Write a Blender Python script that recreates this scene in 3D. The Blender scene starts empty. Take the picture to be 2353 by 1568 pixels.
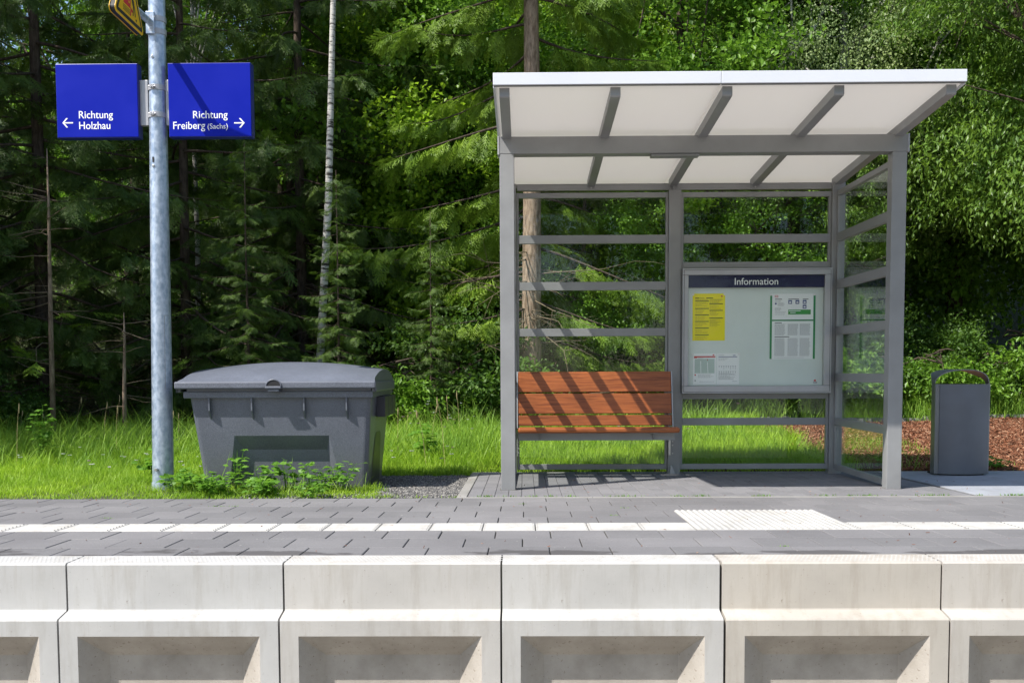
import bpy, bmesh, math, random
import numpy as np
from mathutils import Matrix, Vector
S = bpy.context.scene
COL = S.collection
rng = np.random.default_rng(7)
random.seed(7)

# ------------------------------------------------------------------ camera
def RX(a): return Matrix.Rotation(a, 4, 'X')
def RZ(a): return Matrix.Rotation(a, 4, 'Z')
cam_data = bpy.data.cameras.new('camera')
cam = bpy.data.objects.new('camera', cam_data); COL.objects.link(cam)
cam_data.sensor_width = 36
cam_data.lens = 2300 / 2352 * 36
cam_data.shift_y = 203 / 2352
cam_data.clip_end = 400
cam.matrix_world = Matrix.Translation((0, 0, .88)) @ RZ(math.radians(.7)) @ RX(math.pi/2 - math.radians(3.45)) @ RZ(math.radians(-.25))
S.camera = cam

# ------------------------------------------------------------------ light
SUN = Vector((1.45, 1.0, -2.35)).normalized()          # direction the light travels
elev = math.asin(-SUN.z)
w = bpy.data.worlds.new('World'); S.world = w; w.use_nodes = True
nt = w.node_tree
bg = nt.nodes['Background']
sky = nt.nodes.new('ShaderNodeTexSky'); sky.sky_type = 'NISHITA'; sky.sun_disc = False
sky.sun_elevation = elev
sky.sun_rotation = math.atan2(-SUN.x, -SUN.y)
nt.links.new(sky.outputs[0], bg.inputs[0]); bg.inputs[1].default_value = .15
sl = bpy.data.lights.new('sun', 'SUN'); sl.energy = 5; sl.angle = math.radians(.5); sl.color = (1, .955, .88)
so = bpy.data.objects.new('sun', sl); COL.objects.link(so)
so.rotation_euler = SUN.to_track_quat('-Z', 'Y').to_euler(); so.location = (-20, -10, 30)
S.view_settings.view_transform = 'Standard'; S.view_settings.look = 'None'
S.view_settings.exposure = .62; S.view_settings.gamma = 1
S.cycles.max_bounces = 7; S.cycles.transparent_max_bounces = 12; S.cycles.diffuse_bounces = 4
S.cycles.caustics_reflective = False; S.cycles.caustics_refractive = False

# ------------------------------------------------------------------ mesh helper
class MB:
    """collects polygons, builds one mesh object"""
    def __init__(s): s.v = []; s.f = []; s.m = []; s.n = 0
    def add(s, verts, faces, mat=0):
        verts = np.asarray(verts, float).reshape(-1, 3)
        if isinstance(faces, np.ndarray): faces = [faces]
        else:
            d = {}
            for f in faces: d.setdefault(len(f), []).append(f)
            faces = [np.array(x) for x in d.values()]
        for fa in faces:
            s.f.append(fa + s.n); s.m.append(np.full(len(fa), mat))
        s.v.append(verts); s.n += len(verts)
        return s
    def box(s, x0, x1, y0, y1, z0, z1, mat=0):
        v = [(x, y, z) for z in (z0, z1) for y in (y0, y1) for x in (x0, x1)]
        f = [(0,2,3,1),(4,5,7,6),(0,1,5,4),(2,6,7,3),(0,4,6,2),(1,3,7,5)]
        return s.add(v, f, mat)
    def prism(s, pts, axis, a, b, mat=0):
        """polygon pts in the plane normal to axis, extruded a..b; order of pts: remaining axes in xyz order"""
        n = len(pts)
        def mk(p, t):
            if axis == 0: return (t, p[0], p[1])
            if axis == 1: return (p[0], t, p[1])
            return (p[0], p[1], t)
        v = [mk(p, a) for p in pts] + [mk(p, b) for p in pts]
        f = [tuple(range(n)), tuple(range(2*n-1, n-1, -1))] + [(i, i+n, (i+1) % n + n, (i+1) % n) for i in range(n)]
        f = [tuple(reversed(q)) for q in f] if axis == 1 else f
        return s.add(v, f, mat)
    def tube(s, pts, rad, sides=8, mat=0, cap=True):
        pts = [Vector(p) for p in pts]
        if not hasattr(rad, '__len__'): rad = [rad]*len(pts)
        vs = []; prev = None
        for i, p in enumerate(pts):
            d = (pts[min(i+1, len(pts)-1)] - pts[max(i-1, 0)]).normalized()
            if prev is None:
                u = d.cross(Vector((0, 0, 1)) if abs(d.z) < .9 else Vector((0, 1, 0))).normalized()
            else:
                u = (prev - d*prev.dot(d)).normalized()
            prev = u; q = d.cross(u)
            for k in range(sides):
                a = 2*math.pi*k/sides
                vs.append(tuple(p + (u*math.cos(a) + q*math.sin(a))*rad[i]))
        fs = []
        for i in range(len(pts)-1):
            for k in range(sides):
                a = i*sides+k; b = i*sides+(k+1) % sides
                fs.append((a, b, b+sides, a+sides))
        if cap:
            fs.append(tuple(reversed(range(sides)))); fs.append(tuple(range((len(pts)-1)*sides, len(pts)*sides)))
        return s.add(vs, fs, mat)
    def inst(s, tv, tf, M, P, mat=0):
        """template verts tv (n,3), faces tf (m,k) at matrices M (N,3,3) and positions P (N,3)"""
        tv = np.asarray(tv, float); tf = np.asarray(tf)
        N = len(P)
        V = np.einsum('nij,kj->nki', M, tv) + P[:, None, :]
        F = tf[None] + (np.arange(N)*len(tv))[:, None, None]
        return s.add(V.reshape(-1, 3), F.reshape(-1, tf.shape[1]), mat)
    def mesh(s, name, mats, smooth=False):
        me = bpy.data.meshes.new(name)
        V = np.concatenate(s.v); me.vertices.add(len(V)); me.vertices.foreach_set('co', V.ravel())
        sizes = np.concatenate([np.full(len(f), f.shape[1]) for f in s.f])
        loops = np.concatenate([f.ravel() for f in s.f])
        me.loops.add(len(loops)); me.loops.foreach_set('vertex_index', loops.astype(np.int32))
        me.polygons.add(len(sizes))
        st = np.concatenate([[0], np.cumsum(sizes)[:-1]])
        me.polygons.foreach_set('loop_start', st.astype(np.int32))
        me.polygons.foreach_set('loop_total', sizes.astype(np.int32))
        me.polygons.foreach_set('material_index', np.concatenate(s.m).astype(np.int32))
        me.polygons.foreach_set('use_smooth', np.full(len(sizes), bool(smooth)))
        me.update(calc_edges=True); me.validate()
        for m in (mats if isinstance(mats, (list, tuple)) else [mats]): me.materials.append(m)
        return me
    def obj(s, name, mats, parent=None, smooth=False, bevel=0, autos=False):
        o = bpy.data.objects.new(name, s.mesh(name, mats, smooth)); COL.objects.link(o)
        if parent: o.parent = parent
        if bevel:
            b = o.modifiers.new('bevel', 'BEVEL'); b.width = bevel; b.segments = 2; b.limit_method = 'ANGLE'; b.angle_limit = math.radians(40)
        if autos:
            e = o.modifiers.new('split', 'EDGE_SPLIT'); e.split_angle = math.radians(35)
        return o
def tag(o, label, cat, group=None):
    o['label'] = label; o['category'] = cat
    if group: o['group'] = group
    return o
def thing(name, label, cat, loc=(0, 0, 0), group=None):
    o = bpy.data.objects.new(name, None); COL.objects.link(o); o.location = loc; o.empty_display_size = .2
    return tag(o, label, cat, group)
def kind(o, k='structure', label=None):
    o['kind'] = k
    if label: o['label'] = label
    return o

# ------------------------------------------------------------------ materials
def mat(name, base=(.5, .5, .5), rough=.5, metal=0, spec=.5):
    m = bpy.data.materials.new(name); m.use_nodes = True
    b = m.node_tree.nodes['Principled BSDF']
    b.inputs['Base Color'].default_value = (*base, 1); b.inputs['Roughness'].default_value = rough
    b.inputs['Metallic'].default_value = metal; b.inputs['Specular IOR Level'].default_value = spec
    return m, m.node_tree, b
def N(t, typ, **kw):
    n = t.nodes.new(typ)
    for k, v in kw.items():
        if k in n.inputs: n.inputs[k].default_value = v
        else: setattr(n, k, v)
    return n
def noise(t, scale, detail=4, rough=.55, vec=None, stretch=None):
    tc = N(t, 'ShaderNodeTexCoord')
    src = tc.outputs['Object']
    if stretch:
        mp = N(t, 'ShaderNodeMapping'); mp.inputs['Scale'].default_value = stretch
        t.links.new(src, mp.inputs[0]); src = mp.outputs[0]
    n = N(t, 'ShaderNodeTexNoise'); n.inputs['Scale'].default_value = scale
    n.inputs['Detail'].default_value = detail; n.inputs['Roughness'].default_value = rough
    t.links.new(src, n.inputs['Vector'])
    return n
def ramp(t, src, stops):
    r = N(t, 'ShaderNodeValToRGB'); e = r.color_ramp.elements
    e[0].position, e[0].color = stops[0][0], (*stops[0][1], 1)
    e[1].position, e[1].color = stops[1][0], (*stops[1][1], 1)
    for p, c in stops[2:]:
        x = e.new(p); x.color = (*c, 1)
    t.links.new(src, r.inputs[0]); return r
def mixc(t, a, b, f, mode='MIX'):
    m = N(t, 'ShaderNodeMix', data_type='RGBA', blend_type=mode)
    for sock, val in ((m.inputs[0], f), (m.inputs[6], a), (m.inputs[7], b)):
        if hasattr(val, 'links') or hasattr(val, 'is_linked'): t.links.new(val, sock)
        elif hasattr(val, '__len__'): sock.default_value = (*val, 1)
        else: sock.default_value = val
    return m.outputs[2]
def bump(t, b, src, strength=.3, dist=.005):
    n = N(t, 'ShaderNodeBump'); n.inputs['Strength'].default_value = strength; n.inputs['Distance'].default_value = dist
    t.links.new(src, n.inputs['Height']); t.links.new(n.outputs[0], b.inputs['Normal'])

def painted(name, c, rough=.42, metal=.25, var=.12):
    m, t, b = mat(name, c, rough, metal)
    n = noise(t, 3, 5); n2 = noise(t, 60, 2)
    lo = tuple(x*(1-var) for x in c); hi = tuple(min(1, x*(1+var)) for x in c)
    r = ramp(t, n.outputs[0], [(.3, lo), (.7, hi)]); t.links.new(r.outputs[0], b.inputs['Base Color'])
    rr = ramp(t, n.outputs[0], [(.3, (rough*.85,)*3), (.7, (rough*1.15,)*3)]); t.links.new(rr.outputs[0], b.inputs['Roughness'])
    return m
M = {}
M['grey'] = painted('grey_paint', (.268, .27, .275), .4, .1)
M['greydark'] = painted('dark_grey_paint', (.17, .165, .16), .4, .2)
M['silver'] = painted('silver_frame', (.42, .42, .44), .38, .3)
M['fascia'] = painted('white_fascia', (.64, .66, .71), .35, 0, .02)
M['white'] = painted('white_paint', (.8, .8, .8), .5, 0, .02)
M['black'] = painted('black_rubber', (.012, .012, .014), .6, 0)
M['blue'] = painted('sign_blue', (.001, .010, .33), .45, 0, .05)
M['blue'].node_tree.nodes['Principled BSDF'].inputs['Specular IOR Level'].default_value = .15
M['navy'] = painted('header_blue', (.004, .004, .055), .6, 0, .05)
M['bluedark'] = painted('sign_edge', (.008, .014, .20), .3, 0, .05)
M['textw'] = painted('white_lettering', (.9, .9, .9), .5, 0, .01)
M['yellow'] = painted('yellow_paper', (.95, .82, .005), .6, 0, .03)
M['paper'] = painted('white_paper', (.90, .91, .92), .6, 0, .02)
M['board'] = painted('pale_green_board', (.72, .78, .76), .35, 0, .04)
M['ink'] = painted('black_ink', (.02, .02, .02), .6, 0)
M['inkgrey'] = painted('grey_ink', (.38, .39, .41), .6, 0)
M['red'] = painted('red_print', (.55, .03, .03), .6, 0)
M['green'] = painted('green_print', (.02, .25, .08), .6, 0)
M['mapgreen'] = painted('map_print', (.50, .60, .56), .6, 0)
M['bluep'] = painted('blue_print', (.01, .03, .2), .6, 0)
M['signyellow'] = painted('sign_yellow', (.80, .46, .01), .4, 0, .03)
M['rubber'] = painted('door_grey', (.13, .14, .17), .38, .3)
M['binmet'] = painted('bin_side_grey', (.20, .205, .22), .36, .35)
M['steel'] = painted('steel', (.5, .5, .5), .3, .8)

def opal():
    m, t, b = mat('opal_roof_panel', (.82, .79, .77), .35)
    tr = N(t, 'ShaderNodeBsdfTranslucent'); tr.inputs[0].default_value = (.9, .88, .84, 1)
    mx = N(t, 'ShaderNodeMixShader'); mx.inputs[0].default_value = .40
    o = t.nodes['Material Output']
    t.links.new(b.outputs[0], mx.inputs[1]); t.links.new(tr.outputs[0], mx.inputs[2]); t.links.new(mx.outputs[0], o.inputs[0])
    return m
M['opal'] = opal()
def glass(name, tint=(.975, .992, .982), ior=1.5):
    m, t, b = mat(name)
    tr = N(t, 'ShaderNodeBsdfTransparent'); tr.inputs[0].default_value = (*tint, 1)
    g = N(t, 'ShaderNodeBsdfGlossy'); g.inputs['Roughness'].default_value = .015; g.inputs[0].default_value = (.9, .95, .93, 1)
    fr = N(t, 'ShaderNodeFresnel')
    gm = N(t, 'ShaderNodeNewGeometry'); mr = N(t, 'ShaderNodeMapRange')      # same reflectance from either face of the pane
    mr.inputs['To Min'].default_value = ior; mr.inputs['To Max'].default_value = 1/ior
    t.links.new(gm.outputs['Backfacing'], mr.inputs[0]); t.links.new(mr.outputs[0], fr.inputs[0])
    mx = N(t, 'ShaderNodeMixShader'); t.links.new(fr.outputs[0], mx.inputs[0])
    t.links.new(tr.outputs[0], mx.inputs[1]); t.links.new(g.outputs[0], mx.inputs[2])
    # faint dust film
    d = N(t, 'ShaderNodeBsdfDiffuse'); d.inputs[0].default_value = (.6, .62, .6, 1)
    n = noise(t, 2.2, 6, .6, stretch=(1, 1, .5)); r = ramp(t, n.outputs[0], [(.45, (.0,)*3), (.85, (.018,)*3)])
    mx2 = N(t, 'ShaderNodeMixShader'); t.links.new(r.outputs[0], mx2.inputs[0])
    t.links.new(mx.outputs[0], mx2.inputs[1]); t.links.new(d.outputs[0], mx2.inputs[2])
    t.links.new(mx2.outputs[0], t.nodes['Material Output'].inputs[0])
    return m
M['glass'] = glass('pane_glass', ior=1.32)
M['sideglass'] = glass('side_pane_glass', ior=1.52)
M['cabglass'] = glass('cabinet_glass', (.98, .99, .98), 1.2)

def galv():
    m, t, b = mat('galvanised_steel', (.4, .45, .52), .42, .55)
    n = noise(t, 34, 3, .6, stretch=(1, 1, .6)); n2 = noise(t, 2.2, 5, .6)
    r = ramp(t, n.outputs[0], [(.35, (.33, .41, .52)), (.68, (.60, .67, .76))])
    r2 = ramp(t, n2.outputs[0], [(.3, (.72, .74, .78)), (.75, (1.0, 1.0, 1.0))])
    t.links.new(mixc(t, r.outputs[0], r2.outputs[0], 1.0, 'MULTIPLY'), b.inputs['Base Color'])
    rr = ramp(t, n.outputs[0], [(.3, (.3,)*3), (.7, (.5,)*3)]); t.links.new(rr.outputs[0], b.inputs['Roughness'])
    return m
M['galv'] = galv()

def wood():
    m, t, b = mat('varnished_wood', (.4, .12, .03), .38, 0)
    n = noise(t, 9, 8, .65, stretch=(.35, 5, 9)); n2 = noise(t, 1.6, 3, .5, stretch=(1, 1, 2)); n3 = noise(t, 60, 5, .7, stretch=(.06, 1, 1.6))
    r = ramp(t, n.outputs[0], [(.28, (.15, .040, .012)), (.75, (.46, .165, .050)), (.5, (.34, .110, .032))])
    r2 = ramp(t, n2.outputs[0], [(.3, (.72, .66, .6)), (.7, (1.1, 1.0, .95))])
    r3 = ramp(t, n3.outputs[0], [(.36, (.55, .5, .45)), (.5, (1, 1, 1))])
    c = mixc(t, r.outputs[0], r2.outputs[0], 1.0, 'MULTIPLY'); c = mixc(t, c, r3.outputs[0], .8, 'MULTIPLY')
    oi = N(t, 'ShaderNodeObjectInfo'); ro = ramp(t, oi.outputs['Random'], [(0, (.82, .80, .78)), (1, (1.15, 1.1, 1.05))])
    c = mixc(t, c, ro.outputs[0], 1.0, 'MULTIPLY')
    t.links.new(c, b.inputs['Base Color']); bump(t, b, n3.outputs[0], .15, .002)
    return m
M['wood'] = wood()

def plastic():
    m, t, b = mat('speckled_grey_plastic', (.1, .11, .13), .36, 0)
    n = noise(t, 240, 2, .8); n2 = noise(t, 3, 4)
    r = ramp(t, n.outputs[0], [(.34, (.056, .063, .080)), (.66, (.185, .20, .245))])
    r2 = ramp(t, n2.outputs[0], [(.3, (.88,)*3), (.7, (1.08,)*3)])
    c = mixc(t, r.outputs[0], r2.outputs[0], 1.0, 'MULTIPLY')
    g = N(t, 'ShaderNodeNewGeometry'); sx = N(t, 'ShaderNodeSeparateXYZ'); t.links.new(g.outputs['Position'], sx.inputs[0])
    mr = N(t, 'ShaderNodeMapRange'); mr.inputs['From Min'].default_value = .30; mr.inputs['From Max'].default_value = -.05; mr.inputs['To Max'].default_value = .5
    t.links.new(sx.outputs[2], mr.inputs[0]); ng = noise(t, 7, 6, .7)
    mm = N(t, 'ShaderNodeMath', operation='MULTIPLY'); t.links.new(mr.outputs[0], mm.inputs[0]); t.links.new(ng.outputs[0], mm.inputs[1])
    c = mixc(t, c, (.16, .14, .10), mm.outputs[0])
    t.links.new(c, b.inputs['Base Color'])
    bump(t, b, n.outputs[0], .25, .001)
    return m
M['plastic'] = plastic()

def concrete(name, c0, c1, tint, dots=False, pore=.5):
    m, t, b = mat(name, c0, .75, 0, .3)
    n = noise(t, 2.3, 7, .62); n2 = noise(t, 90, 3, .7); n3 = noise(t, 5, 6, .7, stretch=(1.6, 1, .25))
    r = ramp(t, n.outputs[0], [(.3, c0), (.7, c1)])
    oi = N(t, 'ShaderNodeObjectInfo')
    c = mixc(t, r.outputs[0], oi.outputs['Color'], 1.0, 'MULTIPLY')
    r3 = ramp(t, n3.outputs[0], [(.50, (1, 1, 1)), (.74, (.70, .66, .60))])
    c = mixc(t, c, r3.outputs[0], .75, 'MULTIPLY')
    n5 = noise(t, 12, 5, .7, stretch=(3, 1, .10)); r6 = ramp(t, n5.outputs[0], [(.58, (1, 1, 1)), (.74, (.70, .63, .54))])
    c = mixc(t, c, r6.outputs[0], .38, 'MULTIPLY')
    # pores and specks
    v = noise(t, 60, 4, .75); r4 = ramp(t, v.outputs[0], [(.29, (.5, .45, .4)), (.35, (1, 1, 1))])
    c = mixc(t, c, r4.outputs[0], pore, 'MULTIPLY')
    if dots:
        c = mixc(t, c, (.80, .80, .80), .5)
    t.links.new(c, b.inputs['Base Color']); bump(t, b, n2.outputs[0], .25, .002)
    return m
M['edge'] = concrete('edge_concrete', (.385, .38, .372), (.48, .475, .466), (1.0, .90, .78), False, .7)
M['slab'] = concrete('slab_concrete', (.26, .275, .31), (.33, .345, .38), (1, 1, 1))
M['kerb'] = concrete('kerb_concrete', (.22, .215, .205), (.30, .29, .275), (1, 1, 1))
M['tactile'] = concrete('tactile_white', (.36, .353, .338), (.45, .44, .42), (1, 1, 1), False, .25)
def recess_mat():
    m, t, b = mat('recess_concrete', (.4, .36, .3), .85, 0, .2)
    n = noise(t, 4, 7, .65); v = noise(t, 55, 6, .75); n4 = noise(t, 2.2, 4)
    r = ramp(t, n.outputs[0], [(.3, (.29, .262, .228)), (.7, (.45, .415, .375))])
    r4 = ramp(t, v.outputs[0], [(.35, (.35, .28, .22)), (.39, (1, 1, 1))])
    t.links.new(mixc(t, r.outputs[0], r4.outputs[0], .8, 'MULTIPLY'), b.inputs['Base Color']); bump(t, b, v.outputs[0], .5, .004)
    return m
M['recess'] = recess_mat()

def paver(name, c0, c1, stain=False):
    m, t, b = mat(name, c0, .8, 0, .3)
    g = N(t, 'ShaderNodeNewGeometry')
    n = noise(t, 1.1, 6, .6); n2 = noise(t, 140, 3, .7)
    r = ramp(t, n.outputs[0], [(.3, c0), (.72, c1)])
    ri = ramp(t, g.outputs['Random Per Island'], [(0, (.90, .90, .90)), (1, (1.08, 1.07, 1.07))])
    c = mixc(t, r.outputs[0], ri.outputs[0], 1.0, 'MULTIPLY')
    r2 = ramp(t, n2.outputs[0], [(.3, (.8,)*3), (.7, (1.12,)*3)])
    c = mixc(t, c, r2.outputs[0], .8, 'MULTIPLY')
    sp = noise(t, 55, 3, .7); r5 = ramp(t, sp.outputs[0], [(.27, (.35,)*3), (.31, (1, 1, 1))])
    c = mixc(t, c, r5.outputs[0], .7, 'MULTIPLY')
    sp2 = noise(t, 42, 2, .6); r6 = ramp(t, sp2.outputs[0], [(.74, (0, 0, 0)), (.77, (1, 1, 1))])
    c = mixc(t, c, (.4, .39, .36), r6.outputs[0])
    if stain:
        sx = N(t, 'ShaderNodeSeparateXYZ'); t.links.new(g.outputs['Position'], sx.inputs[0])
        mr = N(t, 'ShaderNodeMapRange'); mr.inputs['From Min'].default_value = 5.0; mr.inputs['From Max'].default_value = 4.8
        mr.inputs['To Min'].default_value = 0; mr.inputs['To Max'].default_value = .22
        t.links.new(sx.outputs[1], mr.inputs[0])
        ns = noise(t, 1.5, 7, .62, stretch=(1, 2.4, 1))
        ad = N(t, 'ShaderNodeMath', operation='ADD'); t.links.new(ns.outputs[0], ad.inputs[0]); t.links.new(mr.outputs[0], ad.inputs[1])
        rs = ramp(t, ad.outputs[0], [(.70, (0, 0, 0)), (.73, (.70,)*3)])
        c = mixc(t, c, (.055, .05, .05), rs.outputs[0])
    t.links.new(c, b.inputs['Base Color']); bump(t, b, n2.outputs[0], .3, .0015)
    return m
M['paver'] = paver('grey_paving', (.148, .145, .150), (.200, .196, .201), True)
M['paver2'] = paver('shelter_paving', (.165, .163, .172), (.205, .203, .212))

def earth(name, c0, c1, sc=6):
    m, t, b = mat(name, c0, .95, 0, .1)
    n = noise(t, sc, 8, .7); n2 = noise(t, sc*14, 4, .7)
    r = ramp(t, n.outputs[0], [(.3, c0), (.7, c1)]); r2 = ramp(t, n2.outputs[0], [(.3, (.45,)*3), (.7, (1.3,)*3)])
    t.links.new(mixc(t, r.outputs[0], r2.outputs[0], 1.0, 'MULTIPLY'), b.inputs['Base Color']); bump(t, b, n2.outputs[0], .8, .02)
    return m
M['soil'] = earth('forest_soil', (.035, .03, .015), (.05, .07, .02))
M['sand'] = earth('joint_sand', (.09, .085, .075), (.15, .14, .12), 20)
M['mulchbase'] = earth('mulch_ground', (.07, .03, .015), (.15, .06, .03), 14)
M['gravelbase'] = earth('gravel_ground', (.05, .045, .045), (.10, .095, .09), 30)
M['ballast'] = earth('ballast_ground', (.32, .29, .26), (.46, .43, .39), 8)

def leafmat(name, stops, trans=.35, rough=.5, sc=9, tr=(.2, .4, .03), spec=.35):
    m, t, b = mat(name, stops[0][1], rough, 0, spec)
    n = noise(t, sc, 5, .75); n2 = noise(t, 1.1, 3, .6)
    r = ramp(t, n.outputs[0], stops)
    r2 = ramp(t, n2.outputs[0], [(.3, (.70, .76, .8)), (.7, (1.2, 1.12, .9))])
    c = mixc(t, r.outputs[0], r2.outputs[0], 1.0, 'MULTIPLY')
    t.links.new(c, b.inputs['Base Color'])
    x = N(t, 'ShaderNodeBsdfTranslucent')
    t.links.new(mixc(t, c, tr, .55), x.inputs[0])
    mx = N(t, 'ShaderNodeMixShader'); mx.inputs[0].default_value = trans
    t.links.new(b.outputs[0], mx.inputs[1]); t.links.new(x.outputs[0], mx.inputs[2])
    t.links.new(mx.outputs[0], t.nodes['Material Output'].inputs[0])
    return m
M['needle'] = leafmat('spruce_needles', [(.35, (.040, .082, .016)), (.7, (.13, .215, .034))], .22, .5, 5, (.16, .30, .03))
M['needle2'] = leafmat('pale_spruce_needles', [(.35, (.10, .19, .018)), (.7, (.27, .42, .04))], .3, .5, 5, (.2, .34, .04))
M['leaf'] = leafmat('green_leaves', [(.35, (.085, .20, .020)), (.7, (.24, .42, .05))], .38, .42, 9)
M['leafpale'] = leafmat('pale_leaves', [(.35, (.15, .22, .085)), (.7, (.29, .38, .16))], .32, .5, 9, (.25, .38, .1))
M['leafdark'] = leafmat('dark_bush_leaves', [(.35, (.045, .105, .018)), (.7, (.12, .22, .035))], .3, .5, 9)
M['leaflime'] = leafmat('lime_leaves', [(.35, (.18, .33, .02)), (.7, (.38, .56, .05))], .5, .45, 9, (.35, .6, .03))
M['leafright'] = leafmat('glossy_hanging_leaves', [(.35, (.070, .150, .024)), (.7, (.19, .31, .050))], .34, .42, 9, (.28, .48, .04), .35)
M['grass'] = leafmat('grass_blades', [(.33, (.19, .35, .022)), (.68, (.40, .58, .05)), (.86, (.50, .46, .16))], .42, .5, 6, (.35, .65, .04), .3)
M['tallgrass'] = leafmat('tall_grass_blades', [(.33, (.12, .26, .03)), (.66, (.32, .50, .07)), (.84, (.48, .43, .20))], .4, .5, 6, (.3, .52, .06), .3)
M['weed'] = leafmat('weed_leaves', [(.35, (.10, .24, .03)), (.7, (.22, .42, .06))], .42, .45, 14, (.3, .6, .05))
M['petal'] = painted('petals', (.8, .8, .76), .6, 0)
M['petalpink'] = painted('pink_petals', (.55, .3, .42), .6, 0)
M['straw'] = painted('dry_stems', (.34, .27, .14), .7, 0)
def bark(name, c0, c1, sc=(3, 3, .8), s=8):
    m, t, b = mat(name, c0, .9, 0, .2)
    n = noise(t, s, 8, .7, stretch=sc); r = ramp(t, n.outputs[0], [(.35, c0), (.65, c1)])
    t.links.new(r.outputs[0], b.inputs['Base Color']); bump(t, b, n.outputs[0], .8, .02)
    return m
M['bark'] = bark('spruce_bark', (.13, .088, .060), (.40, .30, .22))
M['barkdark'] = bark('dark_bark', (.04, .03, .022), (.12, .09, .07))
M['twig'] = bark('dead_twigs', (.12, .09, .06), (.24, .19, .13))
M['birch'] = bark('birch_bark', (.05, .045, .04), (.50, .48, .44), (1.0, 1.0, 4.5), 4)
t = M['birch'].node_tree
for n_ in t.nodes:
    if n_.type == 'VALTORGB': n_.color_ramp.elements[0].position = .42; n_.color_ramp.elements[1].position = .50
def chips():
    m, t, b = mat('bark_chips', (.3, .1, .04), .8, 0, .2)
    g = N(t, 'ShaderNodeNewGeometry')
    r = ramp(t, g.outputs['Random Per Island'], [(0, (.045, .02, .012)), (1, (.48, .31, .20)), (.5, (.19, .072, .036)), (.8, (.30, .13, .07))])
    t.links.new(r.outputs[0], b.inputs['Base Color']); return m
M['chips'] = chips()
def pebbles():
    m, t, b = mat('pebbles', (.3, .3, .3), .8, 0, .2)
    g = N(t, 'ShaderNodeNewGeometry')
    r = ramp(t, g.outputs['Random Per Island'], [(0, (.06, .06, .062)), (1, (.36, .34, .31)), (.6, (.15, .145, .14))])
    t.links.new(r.outputs[0], b.inputs['Base Color']); return m
M['pebbles'] = pebbles()

# ------------------------------------------------------------------ terrain
YE = 4.72
def plat(y): return -.02*(y - YE)
def zg(x, y):
    x = np.asarray(x, float); y = np.asarray(y, float)
    a = -.02*(y - YE)
    z9 = -.02*(9.5 - YE)
    s1 = z9 + .034*(y - 9.5)
    s2 = z9 + .034*6.5 + .10*(y - 16)
    s3 = z9 + .221 + 1.4 + .42*(y - 30)
    z = np.where(y < 9.5, a, np.where(y < 16, s1, np.where(y < 30, s2, s3)))
    und = .03*np.sin(x*1.3 + y*.7)*np.sin(y*1.1 - x*.4)
    return z + und*np.clip((y - 9.6)/2, 0, 1)
def sheet(name, x0, x1, y0, y1, nx, ny, dz, m, fn=zg):
    xs = np.linspace(x0, x1, nx); ys = np.linspace(y0, y1, ny)
    X, Y = np.meshgrid(xs, ys); Z = fn(X, Y) + dz
    v = np.stack([X, Y, Z], -1).reshape(-1, 3)
    i = np.arange(ny-1)[:, None]*nx + np.arange(nx-1)[None]
    f = np.stack([i, i+1, i+nx+1, i+nx], -1).reshape(-1, 4)
    return kind(MB().add(v, f).obj(name, m, smooth=True))
g = sheet('ground', -90, 90, 4.75, 90, 120, 130, -.035, M['soil'])
tb = sheet('track_bed', -90, 90, -60, 4.70, 60, 40, -.72, M['ballast'], lambda x, y: 0*x)
lawn = sheet('lawn', -60, -.5, 7.24, 9.6, 60, 12, -.012, M['soil'])

# ------------------------------------------------------------------ paving
def paver_tops(mb, x0, x1, y0, y1, dz, gap=.0026, ch=.003, side=.03):
    x0 += gap; x1 -= gap; y0 += gap; y1 -= gap
    z = lambda y: plat(y) + dz
    a = [(x0, y0, z(y0)-side), (x1, y0, z(y0)-side), (x1, y1, z(y1)-side), (x0, y1, z(y1)-side)]
    b_ = [(x0, y0, z(y0)-ch), (x1, y0, z(y0)-ch), (x1, y1, z(y1)-ch), (x0, y1, z(y1)-ch)]
    c = [(x0+ch, y0+ch, z(y0)), (x1-ch, y0+ch, z(y0)), (x1-ch, y1-ch, z(y1)), (x0+ch, y1-ch, z(y1))]
    f = [(8, 9, 10, 11)]
    for i in range(4):
        j = (i+1) % 4
        f += [(i, j, 4+j, 4+i), (4+i, 4+j, 8+j, 8+i)]
    mb.add(a+b_+c, f)
rows = [4.722, 4.965, 5.26, 5.555, 5.855, 6.14, 6.445, 6.745, 7.0, 7.235]
offs = [-.177, -.01, -.158, None, -.158, -.005, -.155, -.005, -.145]
mb = MB()
for i, off in enumerate(offs):
    if off is None: continue
    x = off - .3*24
    while x < 7.5:
        jit = rng.normal(0, .0015); dz = rng.normal(0, .0008)
        inpad = 5.555 < rows[i] < 6.44 and .95 < x+.29 and x < 1.87
        if not inpad: paver_tops(mb, x, x+.3, rows[i], rows[i+1], dz)
        else:
            if x < .965: paver_tops(mb, x, .965, rows[i], rows[i+1], dz)
            if x+.3 > 1.865: paver_tops(mb, 1.865, x+.3, rows[i], rows[i+1], dz)
        x += .3
kind(mb.obj('platform_paving', M['paver']))
kind(sheet('paving_sand', -9, 9, 4.722, 9.42, 4, 4, -.009, M['sand'], lambda x, y: plat(y)))
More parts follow.
